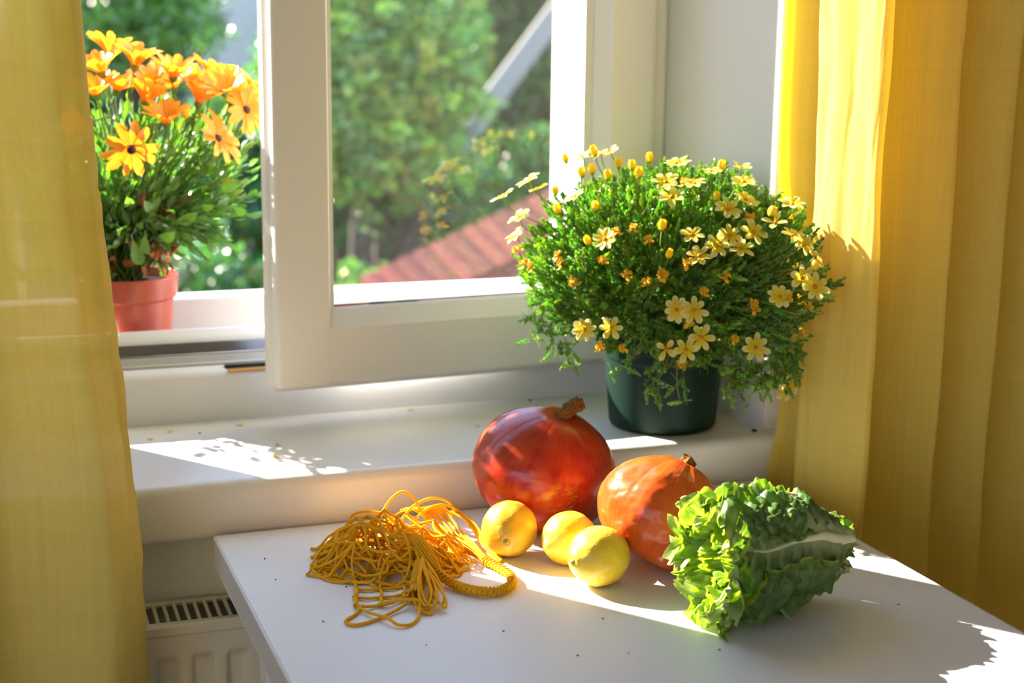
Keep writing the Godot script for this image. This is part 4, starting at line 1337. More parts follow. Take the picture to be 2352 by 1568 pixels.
# ---------------------------------------------------------------- lettuce
func build_lettuce() -> void:
	var c := Vector3(0.760, 0.8140, -1.335)
	var o := thing("lettuce", Vector3(0.760, TABLE, -1.335), "head of green romaine lettuce lying on its side at the right of the table", "lettuce")
	var ax := Vector3(-0.99, 0.02, 0.09).normalized()
	var up := (Vector3.UP - ax * ax.y).normalized()
	var side := ax.cross(up).normalized()       # towards the camera if positive
	if side.z < 0.0:
		side = -side
	var foot := c - ax * 0.089
	var leafm := leaf_mat("lettuce_leaf", Color.WHITE, Color(0.98, 1.0, 0.45), 0.34, 0.5)
	leafm.normal_enabled = true
	leafm.normal_texture = noise_tex(0.03, 51, 512, FastNoiseLite.TYPE_SIMPLEX_SMOOTH, true, 4.0)
	leafm.normal_scale = 0.5
	leafm.uv1_triplanar = true
	leafm.uv1_scale = Vector3(22, 22, 22)
	var ribm := mat("lettuce_rib", Color.WHITE, 0.35, 0.5)
	ribm.vertex_color_use_as_albedo = true
	ribm.subsurf_scatter_enabled = true
	ribm.subsurf_scatter_strength = 0.15
	# angle round the head (0 up, 90 to the viewer), radius, half width, length, flare at the edge, outward lean of the tip, youth, seed
	var leaves := [
		[64.0, 0.0600, 1.18, 0.182, 0.008, 0.004, 0.0, 1], [2.0, 0.0600, 1.00, 0.168, 0.002, -0.006, 0.05, 2], [-72.0, 0.058, 1.1, 0.166, 0.006, 0.0, 0.1, 3], [132.0, 0.056, 0.95, 0.178, 0.012, 0.012, 0.2, 4], [-140.0, 0.056, 1.1, 0.168, 0.006, 0.0, 0.2, 5],
		[38.0, 0.050, 0.95, 0.168, 0.004, 0.0, 0.3, 6], [104.0, 0.047, 1.05, 0.180, 0.008, 0.012, 0.45, 7], [160.0, 0.046, 0.95, 0.184, 0.008, 0.010, 0.5, 8], [-120.0, 0.046, 0.95, 0.180, 0.006, 0.004, 0.5, 9], [-50.0, 0.048, 0.95, 0.178, 0.008, 0.006, 0.4, 10],
		[70.0, 0.034, 0.90, 0.174, 0.008, 0.004, 0.65, 12], [150.0, 0.032, 0.90, 0.176, 0.008, 0.006, 0.7, 13], [-130.0, 0.033, 0.90, 0.174, 0.008, 0.004, 0.7, 14], [-40.0, 0.034, 1.10, 0.172, 0.008, 0.002, 0.65, 15],
		[20.0, 0.019, 1.0, 0.164, 0.006, 0.0, 0.85, 17], [140.0, 0.018, 1.0, 0.166, 0.006, 0.002, 0.9, 18], [-100.0, 0.019, 1.0, 0.162, 0.006, 0.0, 0.9, 19]]
	for lf in leaves:
		var nz := FastNoiseLite.new()
		nz.seed = lf[7] * 7
		nz.frequency = 1.0
		nz.fractal_octaves = 2
		var phi := deg_to_rad(lf[0])
		var R: float = lf[1]
		var outer: float = 1.0 - lf[6]
		var broad: bool = lf[7] == 1 or lf[7] == 4
		var veins := func(s: float, t: float) -> float:
			# 0 on a side vein, 1 midway between two
			return absf(fposmod(s * (11.5 if broad else 7.5) - absf(t) * (1.5 if broad else 2.6) + 0.35 * nz.get_noise_2d(s * 3.0, t * 2.0) + (0.35 if t > 0.0 else 0.0), 1.0) - 0.5) * 2.0
		var surf := func(s: float, t: float) -> Vector3:
			var prof := lerpf(0.50 if broad else 0.34 + 0.10 * outer, 1.0, smoothstep(0.0, 0.46, s))
			var wide: float = lf[2] * (lerpf(0.42, 0.98, smoothstep(0.0, 0.20, s)) if broad else lerpf(0.40 + 0.22 * outer, 1.0, smoothstep(0.0, 0.42, s))) * (1.0 if s < 0.72 else sqrt(maxf(0.08, 1.0 - pow((s - 0.72) / 0.294, 2.0))))
			wide *= 1.0 + 0.07 * nz.get_noise_2d(s * 5.0 + (100.0 if t > 0.0 else 0.0), 5.0)
			var edge := smoothstep(0.55, 1.0, absf(t))
			var tip := smoothstep(0.72, 1.0, s)
			var v: float = veins.call(s, t)
			var blister := (1.0 - pow(1.0 - v, 2.0)) * (0.0010 + (0.0062 if broad else 0.0044) * outer) * smoothstep(0.06, 0.30, absf(t))
			var ruffle := (nz.get_noise_2d(s * 4.5 + 20.0 * signf(t), t * 2.2) * 0.0150 + 0.0022 * sin(s * 24.0 + lf[7] * 2.0 + signf(t) * 1.3)) * maxf(edge, tip * 0.9)
			var pucker := nz.get_noise_2d(s * 22.0 + 50.0, t * 10.0) * (0.0006 + 0.0014 * outer) * smoothstep(0.05, 0.3, absf(t))
			var fold := nz.get_noise_2d(s * 2.2 + 150.0, t * 1.6) * 0.0050
			var r: float = R * prof + lf[4] * pow(absf(t), 3.0) * (0.4 + s) + blister + ruffle + pucker + fold + lf[5] * tip
			var bow := 0.06 - 0.10 * sin(PI * clampf(s * 1.15, 0.0, 1.0)) if lf[7] == 1 else 0.0
			var ang: float = phi + bow + t * wide + 0.12 * nz.get_noise_2d(s * 2.0 + 80.0, t)
			var notch := 0.0013 * nz.get_noise_2d(t * 24.0 + 7.0, s * 24.0) * maxf(tip, edge)
			var along: float = lf[3] * s + 0.010 * t * t * (1.0 - s) + notch + 0.006 * nz.get_noise_2d(t * 3.0, 33.0) * tip
			var p := foot + ax * along + (up * cos(ang) + side * sin(ang)) * r
			var floor_y := TABLE + 0.0014 + 0.0008 * R / 0.06
			if p.y < floor_y:
				var sink := floor_y - p.y
				p.y = floor_y + 0.0008 * absf(nz.get_noise_2d(s * 20.0, t * 9.0))
				p += side * signf(sin(ang)) * sink * 0.6
			return p
		var mb := MB.new()
		mb.grid(64, 84, func(u, q):
			var t: float = u * 2.0 - 1.0
			var s: float = q
			var p: Vector3 = surf.call(s, t)
			var v: float = veins.call(s, t)
			var n1 := nz.get_noise_2d(s * 10.0, t * 5.0)
			var dark := Color(0.105, 0.215, 0.055).lerp(Color(0.34, 0.56, 0.030), lf[6])
			var bright := Color(0.190, 0.350, 0.095).lerp(Color(0.58, 0.76, 0.070), lf[6])
			var col := dark.lerp(bright, clampf(0.5 + n1, 0.0, 1.0))
			# pale towards the rib and the base, and along the side veins
			col = col.lerp(Color(0.66, 0.72, 0.44), 0.92 * exp(-pow(absf(t) / (0.07 + 0.42 * pow(1.0 - s, 1.5)), 2.0)) * smoothstep(1.0, 0.4, s))
			col = col.lerp(Color(0.60, 0.68, 0.40), 0.9 * smoothstep(0.42 if broad else 0.34, 0.02, v) * smoothstep(1.05, 0.25, absf(t)))
			col = col.lerp(Color(0.55, 0.62, 0.25), 0.6 * smoothstep(0.965, 1.0, maxf(absf(t), s)))
			return [p, col])
		var leaf := part(o, "leaf", mb, leafm)
		# the white rib on the outside of the leaf
		var pts := PackedVector3Array()
		var rad := PackedFloat32Array()
		for k in 22:
			var s := 0.0 + 0.84 * k / 21.0
			var p: Vector3 = surf.call(s, 0.0)
			var radial := (p - foot - ax * (p - foot).dot(ax)).normalized()
			var rr := lerpf(0.0105, 0.0009, pow(s / 0.84, 0.6)) * (0.6 + 0.4 * outer) * sqrt(minf(1.0, 0.12 + s / 0.07))
			pts.append(p - radial * rr * 0.45)
			rad.append(rr)
		var rib := MB.new()
		rib.tube(pts, rad, 12)
		for i in rib.v.size():
			var s := clampf((rib.v[i] - foot).dot(ax) / lf[3], 0.0, 1.0)
			rib.c[i] = Color(0.76, 0.79, 0.56).lerp(Color(0.45, 0.58, 0.22), smoothstep(0.35, 0.9, s))
			if rib.v[i].y < TABLE + 0.0010:
				rib.v[i].y = TABLE + 0.0010
		var ro := MeshInstance3D.new()
		ro.name = "midrib"
		ro.mesh = rib.mesh(o.position)
		ro.material_override = ribm
		leaf.add_child(ro, true)
	# cut stump
	var mb := MB.new()
	var bs := Basis(up, ax, up.cross(ax))
	mb.lathe(PackedVector2Array([Vector2(0.0, -0.006), Vector2(0.015, -0.006), Vector2(0.018, -0.003), Vector2(0.019, 0.004), Vector2(0.021, 0.03), Vector2(0.0, 0.05)]), 20, Transform3D(bs, foot))
	part(o, "stump", mb, mat("lettuce_stump", Color(0.85, 0.84, 0.68), 0.5))


# ---------------------------------------------------------------- string bag
func build_bag() -> void:
	var o := thing("string_bag", Vector3(0.42, TABLE, -1.56), "crumpled yellow cotton net shopping bag with a looped handle, at the left of the table", "bag")
	var r := RandomNumberGenerator.new()
	r.seed = 77
	var cord := mat("yellow_cord", Color(1.0, 0.77, 0.15), 0.8, 0.25)
	cord.backlight_enabled = true
	cord.backlight = Color(0.7, 0.55, 0.08)
	cord.rim_enabled = true
	cord.rim = 0.35
	cord.rim_tint = 0.7
	cord.normal_enabled = true
	cord.normal_texture = noise_tex(0.12, 61, 256, FastNoiseLite.TYPE_SIMPLEX_SMOOTH, true, 5.0)
	cord.normal_scale = 0.5
	cord.uv1_triplanar = true
	cord.uv1_scale = Vector3(60, 60, 60)
	var nz := FastNoiseLite.new()
	nz.seed = 5
	nz.frequency = 1.0
	var rad := 0.00155
	# the mound in plan: u from its left tip to the bunch on the right, w from front to back
	var lay := func(u: float, w: float, lift: float) -> Vector3:
		var left := Vector3(0.322, 0, -1.612)
		var right := Vector3(0.492, 0, -1.560)
		var along := right - left
		var back := Vector3(0.045, 0, -0.150)
		var p := left + along * u + back * (w - 0.45) * (0.28 + 0.72 * sin(PI * clampf(0.12 + 0.76 * u, 0.0, 1.0)))
		var d := Vector2((u - 0.52) / 0.50, (w - 0.52) / 0.54).length()
		var h := 0.056 * pow(maxf(0.0, 1.0 - d * d), 0.75)
		h *= 0.75 + 0.5 * nz.get_noise_2d(u * 3.0 + 2.0, w * 3.0)
		p.y = TABLE + rad + maxf(0.0, h * lift)
		return p
	var net := func(mb: MB, nu: int, nw: int, u0: float, u1: float, w0: float, w1: float, lift: float, jit: float) -> void:
		var knots := []
		for j in nw:
			var row := []
			for i in nu:
				var u := lerpf(u0, u1, (i + 0.5 * (j % 2)) / (nu - 0.5)) + r.randfn() * jit
				var w := lerpf(w0, w1, float(j) / (nw - 1)) + r.randfn() * jit * 1.2
				var p: Vector3 = lay.call(u, w, lift)
				p.y = maxf(p.y + r.randfn() * 0.003, TABLE + rad)
				row.append(p)
			knots.append(row)
		for j in nw:
			var line := []
			for i in nu:
				line.append(knots[j][i])
				if i < nu - 1:
					var m: Vector3 = (knots[j][i] + knots[j][i + 1]) / 2.0
					m += Vector3(r.randfn() * 0.002, -0.0035 + r.randfn() * 0.002, r.randfn() * 0.002 + 0.003)
					m.y = maxf(m.y, TABLE + rad)
					line.append(m)
			mb.tube(smooth_path(line, 5), rad * 1.08, 6)
			for i in nu:
				mb.tube(PackedVector3Array([knots[j][i] - Vector3(0.0018, 0, 0), knots[j][i] + Vector3(0, 0.0004, 0), knots[j][i] + Vector3(0.0018, 0, 0)]), PackedFloat32Array([0.0012, 0.0025, 0.0012]), 6)
				if j < nw - 1:
					var a: Vector3 = knots[j][i]
					var b: Vector3 = knots[j + 1][clampi(i - (1 if j % 2 == 0 and r.randf() < 0.5 else 0), 0, nu - 1)]
					var m := (a + b) / 2.0 + Vector3(r.randfn() * 0.002, 0.001, r.randfn() * 0.002)
					m.y = maxf(m.y, TABLE + rad)
					mb.tube(smooth_path([a, m, b], 4), rad * 0.95, 6, false, Color.WHITE, false)
	var mb := MB.new()
	net.call(mb, 7, 7, 0.0, 1.0, 0.0, 1.0, 1.22, 0.022)
	part(o, "net", on_table(mb), cord)
	mb = MB.new()
	net.call(mb, 8, 6, 0.08, 0.98, 0.10, 0.98, 0.85, 0.05)
	net.call(mb, 9, 7, 0.06, 0.95, 0.08, 0.95, 0.42, 0.05)
	net.call(mb, 8, 6, 0.05, 0.97, 0.02, 0.9, 0.08, 0.05)
	# slack cords curled up inside
	for k in 90:
		var u := r.randf_range(0.10, 0.95)
		var w := r.randf_range(0.15, 0.95)
		var f := r.randf_range(0.1, 0.92)
		var pts := []
		var a := r.randf() * TAU
		var hh := r.randf_range(0.2, 0.9)
		for i in 5:
			a += r.randf_range(-0.6, 1.6)
			u = clampf(u + cos(a) * 0.055, 0.05, 0.97)
			w = clampf(w + sin(a) * 0.10, 0.08, 0.95)
			pts.append(lay.call(u, w, clampf(hh + r.randfn() * 0.12, 0.05, 1.03)))
		mb.tube(smooth_path(pts, 5), rad * r.randf_range(0.85, 1.05), 5)
	part(o, "net_folds", on_table(mb), cord)
	# loops standing up at the back of the heap
	mb = MB.new()
	for lp in [[Vector3(0.404, 0.775, -1.640), Vector3(0.416, 0.798, -1.640), Vector3(0.427, 0.812, -1.640), Vector3(0.438, 0.8185, -1.638), Vector3(0.449, 0.812, -1.636), Vector3(0.458, 0.798, -1.634), Vector3(0.468, 0.776, -1.63)], [Vector3(0.372, 0.775, -1.640), Vector3(0.376, 0.792, -1.640), Vector3(0.386, 0.798, -1.638), Vector3(0.402, 0.797, -1.638), Vector3(0.418, 0.792, -1.636), Vector3(0.432, 0.776, -1.63)], [Vector3(0.350, 0.764, -1.625), Vector3(0.353, 0.780, -1.625), Vector3(0.366, 0.787, -1.622), Vector3(0.380, 0.786, -1.62), Vector3(0.392, 0.780, -1.615)], [Vector3(0.336, 0.756, -1.62), Vector3(0.338, 0.767, -1.618), Vector3(0.350, 0.772, -1.61), Vector3(0.368, 0.771, -1.60), Vector3(0.385, 0.774, -1.59)], [Vector3(0.43, 0.77, -1.64), Vector3(0.447, 0.792, -1.645), Vector3(0.47, 0.800, -1.655), Vector3(0.49, 0.797, -1.665), Vector3(0.507, 0.787, -1.672), Vector3(0.515, 0.772, -1.67)], [Vector3(0.44, 0.765, -1.63), Vector3(0.455, 0.784, -1.638), Vector3(0.48, 0.792, -1.652), Vector3(0.505, 0.785, -1.668), Vector3(0.522, 0.772, -1.67), Vector3(0.529, 0.757, -1.66)]]:
		mb.tube(smooth_path(lp, 7), rad * 1.1, 6)
	part(o, "loose_loops", on_table(mb), cord)
	# flat corner of the net on the table in front
	mb = MB.new()
	var g := [
		[Vector3(0.357, 0.752, -1.548), Vector3(0.386, 0.754, -1.545), Vector3(0.410, 0.758, -1.540), Vector3(0.440, 0.770, -1.545)],
		[Vector3(0.352, 0.752, -1.515), Vector3(0.377, 0.752, -1.508), Vector3(0.404, 0.752, -1.508), Vector3(0.428, 0.762, -1.520)],
		[Vector3(0.345, 0.752, -1.492), Vector3(0.372, 0.752, -1.484), Vector3(0.398, 0.752, -1.486), Vector3(0.420, 0.760, -1.495)],
		[Vector3(0.340, 0.753, -1.466), Vector3(0.365, 0.752, -1.462), Vector3(0.392, 0.753, -1.470), Vector3(0.414, 0.757, -1.480)]]
	for row in g:
		var line := []
		for i in 4:
			line.append(row[i])
			if i < 3:
				line.append((row[i] + row[i + 1]) / 2.0 + Vector3(0, 0.0005, 0.004))
		mb.tube(smooth_path(line, 6), rad * 1.1, 6)
	for i in 4:
		for j in 3:
			mb.tube(smooth_path([g[j][i], (g[j][i] + g[j + 1][i]) / 2.0 + Vector3(0.002, 0.001, 0), g[j + 1][i]], 4), rad * (1.5 if i == 0 else 1.2), 6)
		for j in 4:
			mb.tube(PackedVector3Array([g[j][i] - Vector3(0.002, 0, 0), g[j][i] + Vector3(0, 0.0008, 0), g[j][i] + Vector3(0.002, 0, 0)]), PackedFloat32Array([0.0013, 0.0029, 0.0013]), 6)
	for lp in [[Vector3(0.345, 0.753, -1.462), Vector3(0.336, 0.752, -1.446), Vector3(0.321, 0.752, -1.430), Vector3(0.328, 0.752, -1.418), Vector3(0.348, 0.752, -1.422), Vector3(0.372, 0.753, -1.436), Vector3(0.394, 0.755, -1.452)], [Vector3(0.342, 0.753, -1.460), Vector3(0.350, 0.7535, -1.440), Vector3(0.362, 0.755, -1.420), Vector3(0.370, 0.753, -1.402), Vector3(0.384, 0.752, -1.402), Vector3(0.396, 0.753, -1.418), Vector3(0.404, 0.757, -1.440)], [Vector3(0.365, 0.754, -1.460), Vector3(0.385, 0.758, -1.455), Vector3(0.404, 0.759, -1.446), Vector3(0.414, 0.754, -1.430), Vector3(0.408, 0.752, -1.424), Vector3(0.398, 0.755, -1.440)]]:
		mb.tube(smooth_path(lp, 8), rad * 1.12, 6)
	part(o, "net_corner", on_table(mb), cord)
	# cords gathered into a whipped bunch, fanning out towards the viewer
	mb = MB.new()
	# teardrop loops that fall over its right side
	for k in 7:
		var e := r.randf_range(0.0, 1.0)
		var top_c := Vector3(0.432 - 0.010 * e, 0.776 - 0.002 * k * 0.3, -1.528 + 0.030 * e)
		var far := Vector3(0.416 + 0.012 * sin(k * 1.9), 0.7530 + 0.0022 * (k % 3), -1.446 + 0.022 * e + r.randfn() * 0.006)
		var wd := r.randf_range(0.004, 0.009)
		mb.tube(smooth_path([top_c, top_c.lerp(far, 0.4) + Vector3(-wd, 0.004, 0), top_c.lerp(far, 0.8) + Vector3(-wd * 1.1, 0.0005, 0), far, top_c.lerp(far, 0.8) + Vector3(wd * 1.1, 0.0012, 0.002), top_c.lerp(far, 0.4) + Vector3(wd, 0.002, 0.002), top_c + Vector3(0.003, -0.003, 0)], 7), rad * r.randf_range(0.9, 1.05), 6)
	# strands bundled along the core, and the cord wound round them
	var c0 := Vector3(0.433, 0.768, -1.536)
	var c1 := Vector3(0.408, 0.7615, -1.470)
	var cd := (c1 - c0).normalized()
	var cb := frame_of(cd)
	for k in 12:
		var a := TAU * k / 12.0
		var offs := cb * Vector3(cos(a), 0, sin(a)) * 0.0052
		mb.tube(smooth_path([c0 + offs * 1.6 - cd * 0.012, c0 + offs, c0.lerp(c1, 0.5) + offs, c1 + offs, c1 + cd * 0.012 + offs * 1.7 + Vector3(0, -0.003, 0)], 5), rad * 0.95, 5)
	for k in 17:
		var cc := c0.lerp(c1, 0.12 + 0.76 * k / 16.0)
		var ring := PackedVector3Array()
		for i in 14:
			ring.append(cc + cb * Vector3(cos(TAU * i / 14.0), 0.12 * sin(k * 2.0 + TAU * i / 14.0), sin(TAU * i / 14.0)) * 0.0072)
		mb.tube(ring, 0.0013, 5, true)
	# the brush of strands where the handle begins
	for k in 16:
		var a := TAU * k / 16.0
		var f := Vector3(cos(a), sin(a) * 0.7, 0.3 * sin(a)) * 0.0075
		mb.tube(smooth_path([Vector3(0.446, 0.7615, -1.516) + f * 0.4, Vector3(0.441, 0.770, -1.532) + f, Vector3(0.434, 0.782, -1.553) + f * 1.1, Vector3(0.424, 0.781, -1.575) + f * 1.8], 5), rad * 0.85, 5)
	part(o, "whipped_bunch", on_table(mb), cord)
	# handle: a crocheted cord, ribbed all along, then loose strands back up to the heap
	var path := smooth_path([Vector3(0.444, 0.762, -1.520), Vector3(0.452, 0.757, -1.497), Vector3(0.463, 0.7558, -1.474), Vector3(0.481, 0.7558, -1.457), Vector3(0.501, 0.7558, -1.456), Vector3(0.517, 0.7558, -1.471), Vector3(0.524, 0.7558, -1.497), Vector3(0.519, 0.7558, -1.528), Vector3(0.511, 0.757, -1.548)], 26)
	var rr := PackedFloat32Array()
	for i in path.size():
		rr.append(0.0045 + 0.0007 * sin(i * TAU / 6.0))
	mb = MB.new()
	mb.tube(path, rr, 12)
	for i in range(0, path.size() - 4, 6):
		var d := (path[i + 3] - path[i]).normalized()
		var bs := frame_of(d)
		for s in 3:
			var pts := PackedVector3Array()
			for q in 6:
				var a := TAU * s / 3.0 + q * 0.36 + 0.5
				pts.append(path[i].lerp(path[i + 4], q / 5.0) + bs * Vector3(cos(a) * 0.0048, 0, sin(a) * 0.0048))
			mb.tube(pts, 0.0011, 5)
	part(o, "handle", on_table(mb), cord)
	mb = MB.new()
	for k in 9:
		var a := (k - 4) / 4.0
		mb.tube(smooth_path([Vector3(0.512, 0.7555 + 0.002 * (k % 3), -1.546), Vector3(0.503 + a * 0.006, 0.758 + 0.004 * (k % 3), -1.585), Vector3(0.496 + a * 0.012, 0.766 + 0.004 * (k % 2), -1.63), Vector3(0.482 + a * 0.018, 0.782, -1.668 - 0.008 * absf(a)), Vector3(0.462 + a * 0.02, 0.788, -1.66)], 6), rad * 1.05, 5)
	for k in 5:
		var a := k / 4.0
		mb.tube(smooth_path([Vector3(0.505 + 0.008 * a, 0.776, -1.675), Vector3(0.522 + 0.006 * a, 0.770, -1.652), Vector3(0.524 + 0.008 * a, 0.760, -1.610), Vector3(0.527 + 0.009 * a, 0.7522, -1.567), Vector3(0.524 + 0.006 * a, 0.752, -1.551), Vector3(0.516, 0.753, -1.556)], 6), rad, 5)
	for k in 4:
		mb.tube(smooth_path([Vector3(0.470 + k * 0.005, 0.765, -1.585), Vector3(0.475 + k * 0.004, 0.757, -1.560), Vector3(0.470 + k * 0.003, 0.753, -1.538), Vector3(0.455, 0.757, -1.528)], 6), rad, 5)
	part(o, "strands", on_table(mb), cord)

func on_table(mb: MB) -> MB:
	for i in mb.v.size():
		mb.v[i].y = maxf(mb.v[i].y, TABLE + 0.0004)
	return mb


func build_litter() -> void:
	var pet := leaf_mat("fallen_petal", Color(0.96, 0.85, 0.28), Color(0.5, 0.35, 0.05), 0.6, 0.3)
	var spots := [
		[Vector3(0.185, SILL, -1.984), 0.4, "fallen yellow petal on the sill closest to the left curtain"], [Vector3(0.218, SILL, -2.020), 2.0, "fallen yellow petal against the frame, just beyond the one by the left curtain"], [Vector3(0.313, SILL, -2.022), 1.0, "fallen yellow petal below the free edge of the open sash"],
		[Vector3(0.341, SILL, -1.906), 0.2, "fallen yellow petal in the dappled sun, farther from the sill's rounded edge"], [Vector3(0.330, SILL, -1.857), 2.6, "fallen yellow petal in the dappled sun, nearer the sill's rounded edge"], [Vector3(0.564, SILL, -2.040), 1.4, "fallen yellow petal in the shade under the sash, halfway along the sill"],
		[Vector3(0.624, SILL, -1.920), 0.1, "fallen yellow petal on the sill behind the large squash"], [Vector3(0.790, SILL, -1.972), 0.7, "fallen yellow petal on the sill at the left foot of the green pot"], [Vector3(0.962, SILL, -1.851), 2.2, "fallen yellow petal between the green pot and the reveal wall"]]
	var mesh := blade(0.0115, 0.0062, 0.5, 0.35, 0.9, 4, 6, 0.0, 0.0).mesh()
	for s in spots:
		var o := MeshInstance3D.new()
		o.name = numbered("fallen_petal")
		o.mesh = mesh
		o.material_override = pet
		o.transform = Transform3D(Basis(Vector3.UP, s[1]) * Basis(Vector3.RIGHT, -PI / 2 + 0.12), s[0] + Vector3(0, 0.0016, 0))
		add_child(o)
		tag(o, s[2], "petal", "petals fallen on the sill")
	var bits := mat("dark_crumb", Color(0.16, 0.11, 0.07), 0.9)
	var r := RandomNumberGenerator.new()
	r.seed = 9
	var crumbs := [[Vector3(0.745, SILL, -2.045), 0.0028, "dark crumb at the back of the sill, under the middle of the sash", "crumbs on the sill"], [Vector3(0.985, SILL, -1.790), 0.0040, "dark crumb at the right end of the sill by the curtain", "crumbs on the sill"], [Vector3(0.25, SILL, -2.0), 0.0018, "dark crumb on the shaded part of the sill near the left curtain", "crumbs on the sill"]]
	for p in [[0.275, -1.645, "near the back left corner of the table"], [0.275, -1.575, "left of the string bag, by the table's left edge"], [0.365, -1.665, "behind the left end of the string bag"], [0.30, -1.44, "left of the bag's front loop"], [0.345, -1.53, "beside the flat corner of the net"], [0.385, -1.35, "in front of the bag's front loop"], [0.47, -1.36, "in front of the bag's handle, the left of two"], [0.58, -1.36, "in front of the frontmost lemon"], [0.52, -1.28, "in the shaded middle front of the table, leftmost of three"], [0.57, -1.27, "in the shaded middle front of the table, centre of three"], [0.66, -1.25, "in the shaded middle front of the table, rightmost of three"], [0.90, -1.30, "to the right of the lettuce, in its shadow"]]:
		crumbs.append([Vector3(p[0], TABLE, p[1]), r.randf_range(0.0008, 0.0014), "tiny dark crumb " + p[2], "crumbs on the table"])
	for s in crumbs:
		var mb := MB.new()
		var rr: float = s[1]
		mb.grid(8, 5, func(u, q):
			var k := 1.0 + 0.35 * sin(u * TAU * 2.0 + rr * 9000.0)
			return s[0] + Vector3(rr * k * sin(PI * q) * cos(TAU * u), rr * 0.45 * (1.0 - cos(PI * q)), -rr * k * sin(PI * q) * sin(TAU * u)), true)
		lone("crumb", mb, bits, s[0], s[2], "crumb", s[3])


# ---------------------------------------------------------------- garden and houses outside
func tree(called: String, label: String, cat: String, group: String, at: Vector3, crown: Vector3, size: Vector3, clumps: int, leaf: float, tones: Array, seed_: int, hollow := 0.5) -> void:
	var r := RandomNumberGenerator.new()
	r.seed = seed_
	var o := thing(called, at, label, cat, group)
	var mb := MB.new()
	var twig: Material = M.bark
	var top := crown + Vector3(0, size.y * 0.2, 0)
	mb.tube(smooth_path([at, at.lerp(crown, 0.5) + Vector3(r.randfn(), 0, r.randfn()) * 0.1, top], 5), 0.09, 7)
	for k in 26:
		var d := Vector3(r.randfn(), r.randfn() * 0.7 + 0.2, r.randfn()).normalized()
		var tip := crown + d * size * r.randf_range(0.7, 0.95)
		var from := at.lerp(top, r.randf_range(0.55, 0.95))
		mb.tube(smooth_path([from, from.lerp(tip, 0.5) + Vector3(0, 0.12, 0), tip], 4), PackedFloat32Array([0.035, 0.033, 0.031, 0.028, 0.024, 0.02, 0.016, 0.012, 0.008]), 5)
	part(o, "trunk", mb, twig)
	var nz := FastNoiseLite.new()
	nz.seed = seed_
	nz.frequency = 1.0
	var where := []
	var cols := []
	leaf *= 0.62
	for k in int(clumps * 2.2):
		var d := Vector3(r.randfn(), r.randfn(), r.randfn()).normalized()
		var f := pow(r.randf(), hollow) * (0.85 + 0.35 * nz.get_noise_3d(d.x * 2.5, d.y * 2.5, d.z * 2.5))
		var p := crown + d * size * f
		var s := leaf * r.randf_range(0.7, 1.3)
		where.append(Transform3D(Basis.from_euler(Vector3(r.randfn() * 0.5, r.randf() * TAU, r.randfn() * 0.5)).scaled(Vector3.ONE * s), p - at))
		var c: Color = tones[r.randi() % tones.size()]
		cols.append(c * (r.randf_range(0.6, 1.3) if r.randf() > 0.10 else 2.0))
	swarm(o, "crown", M_clump, M.garden_leaf, where, cols)


var M_clump: Mesh


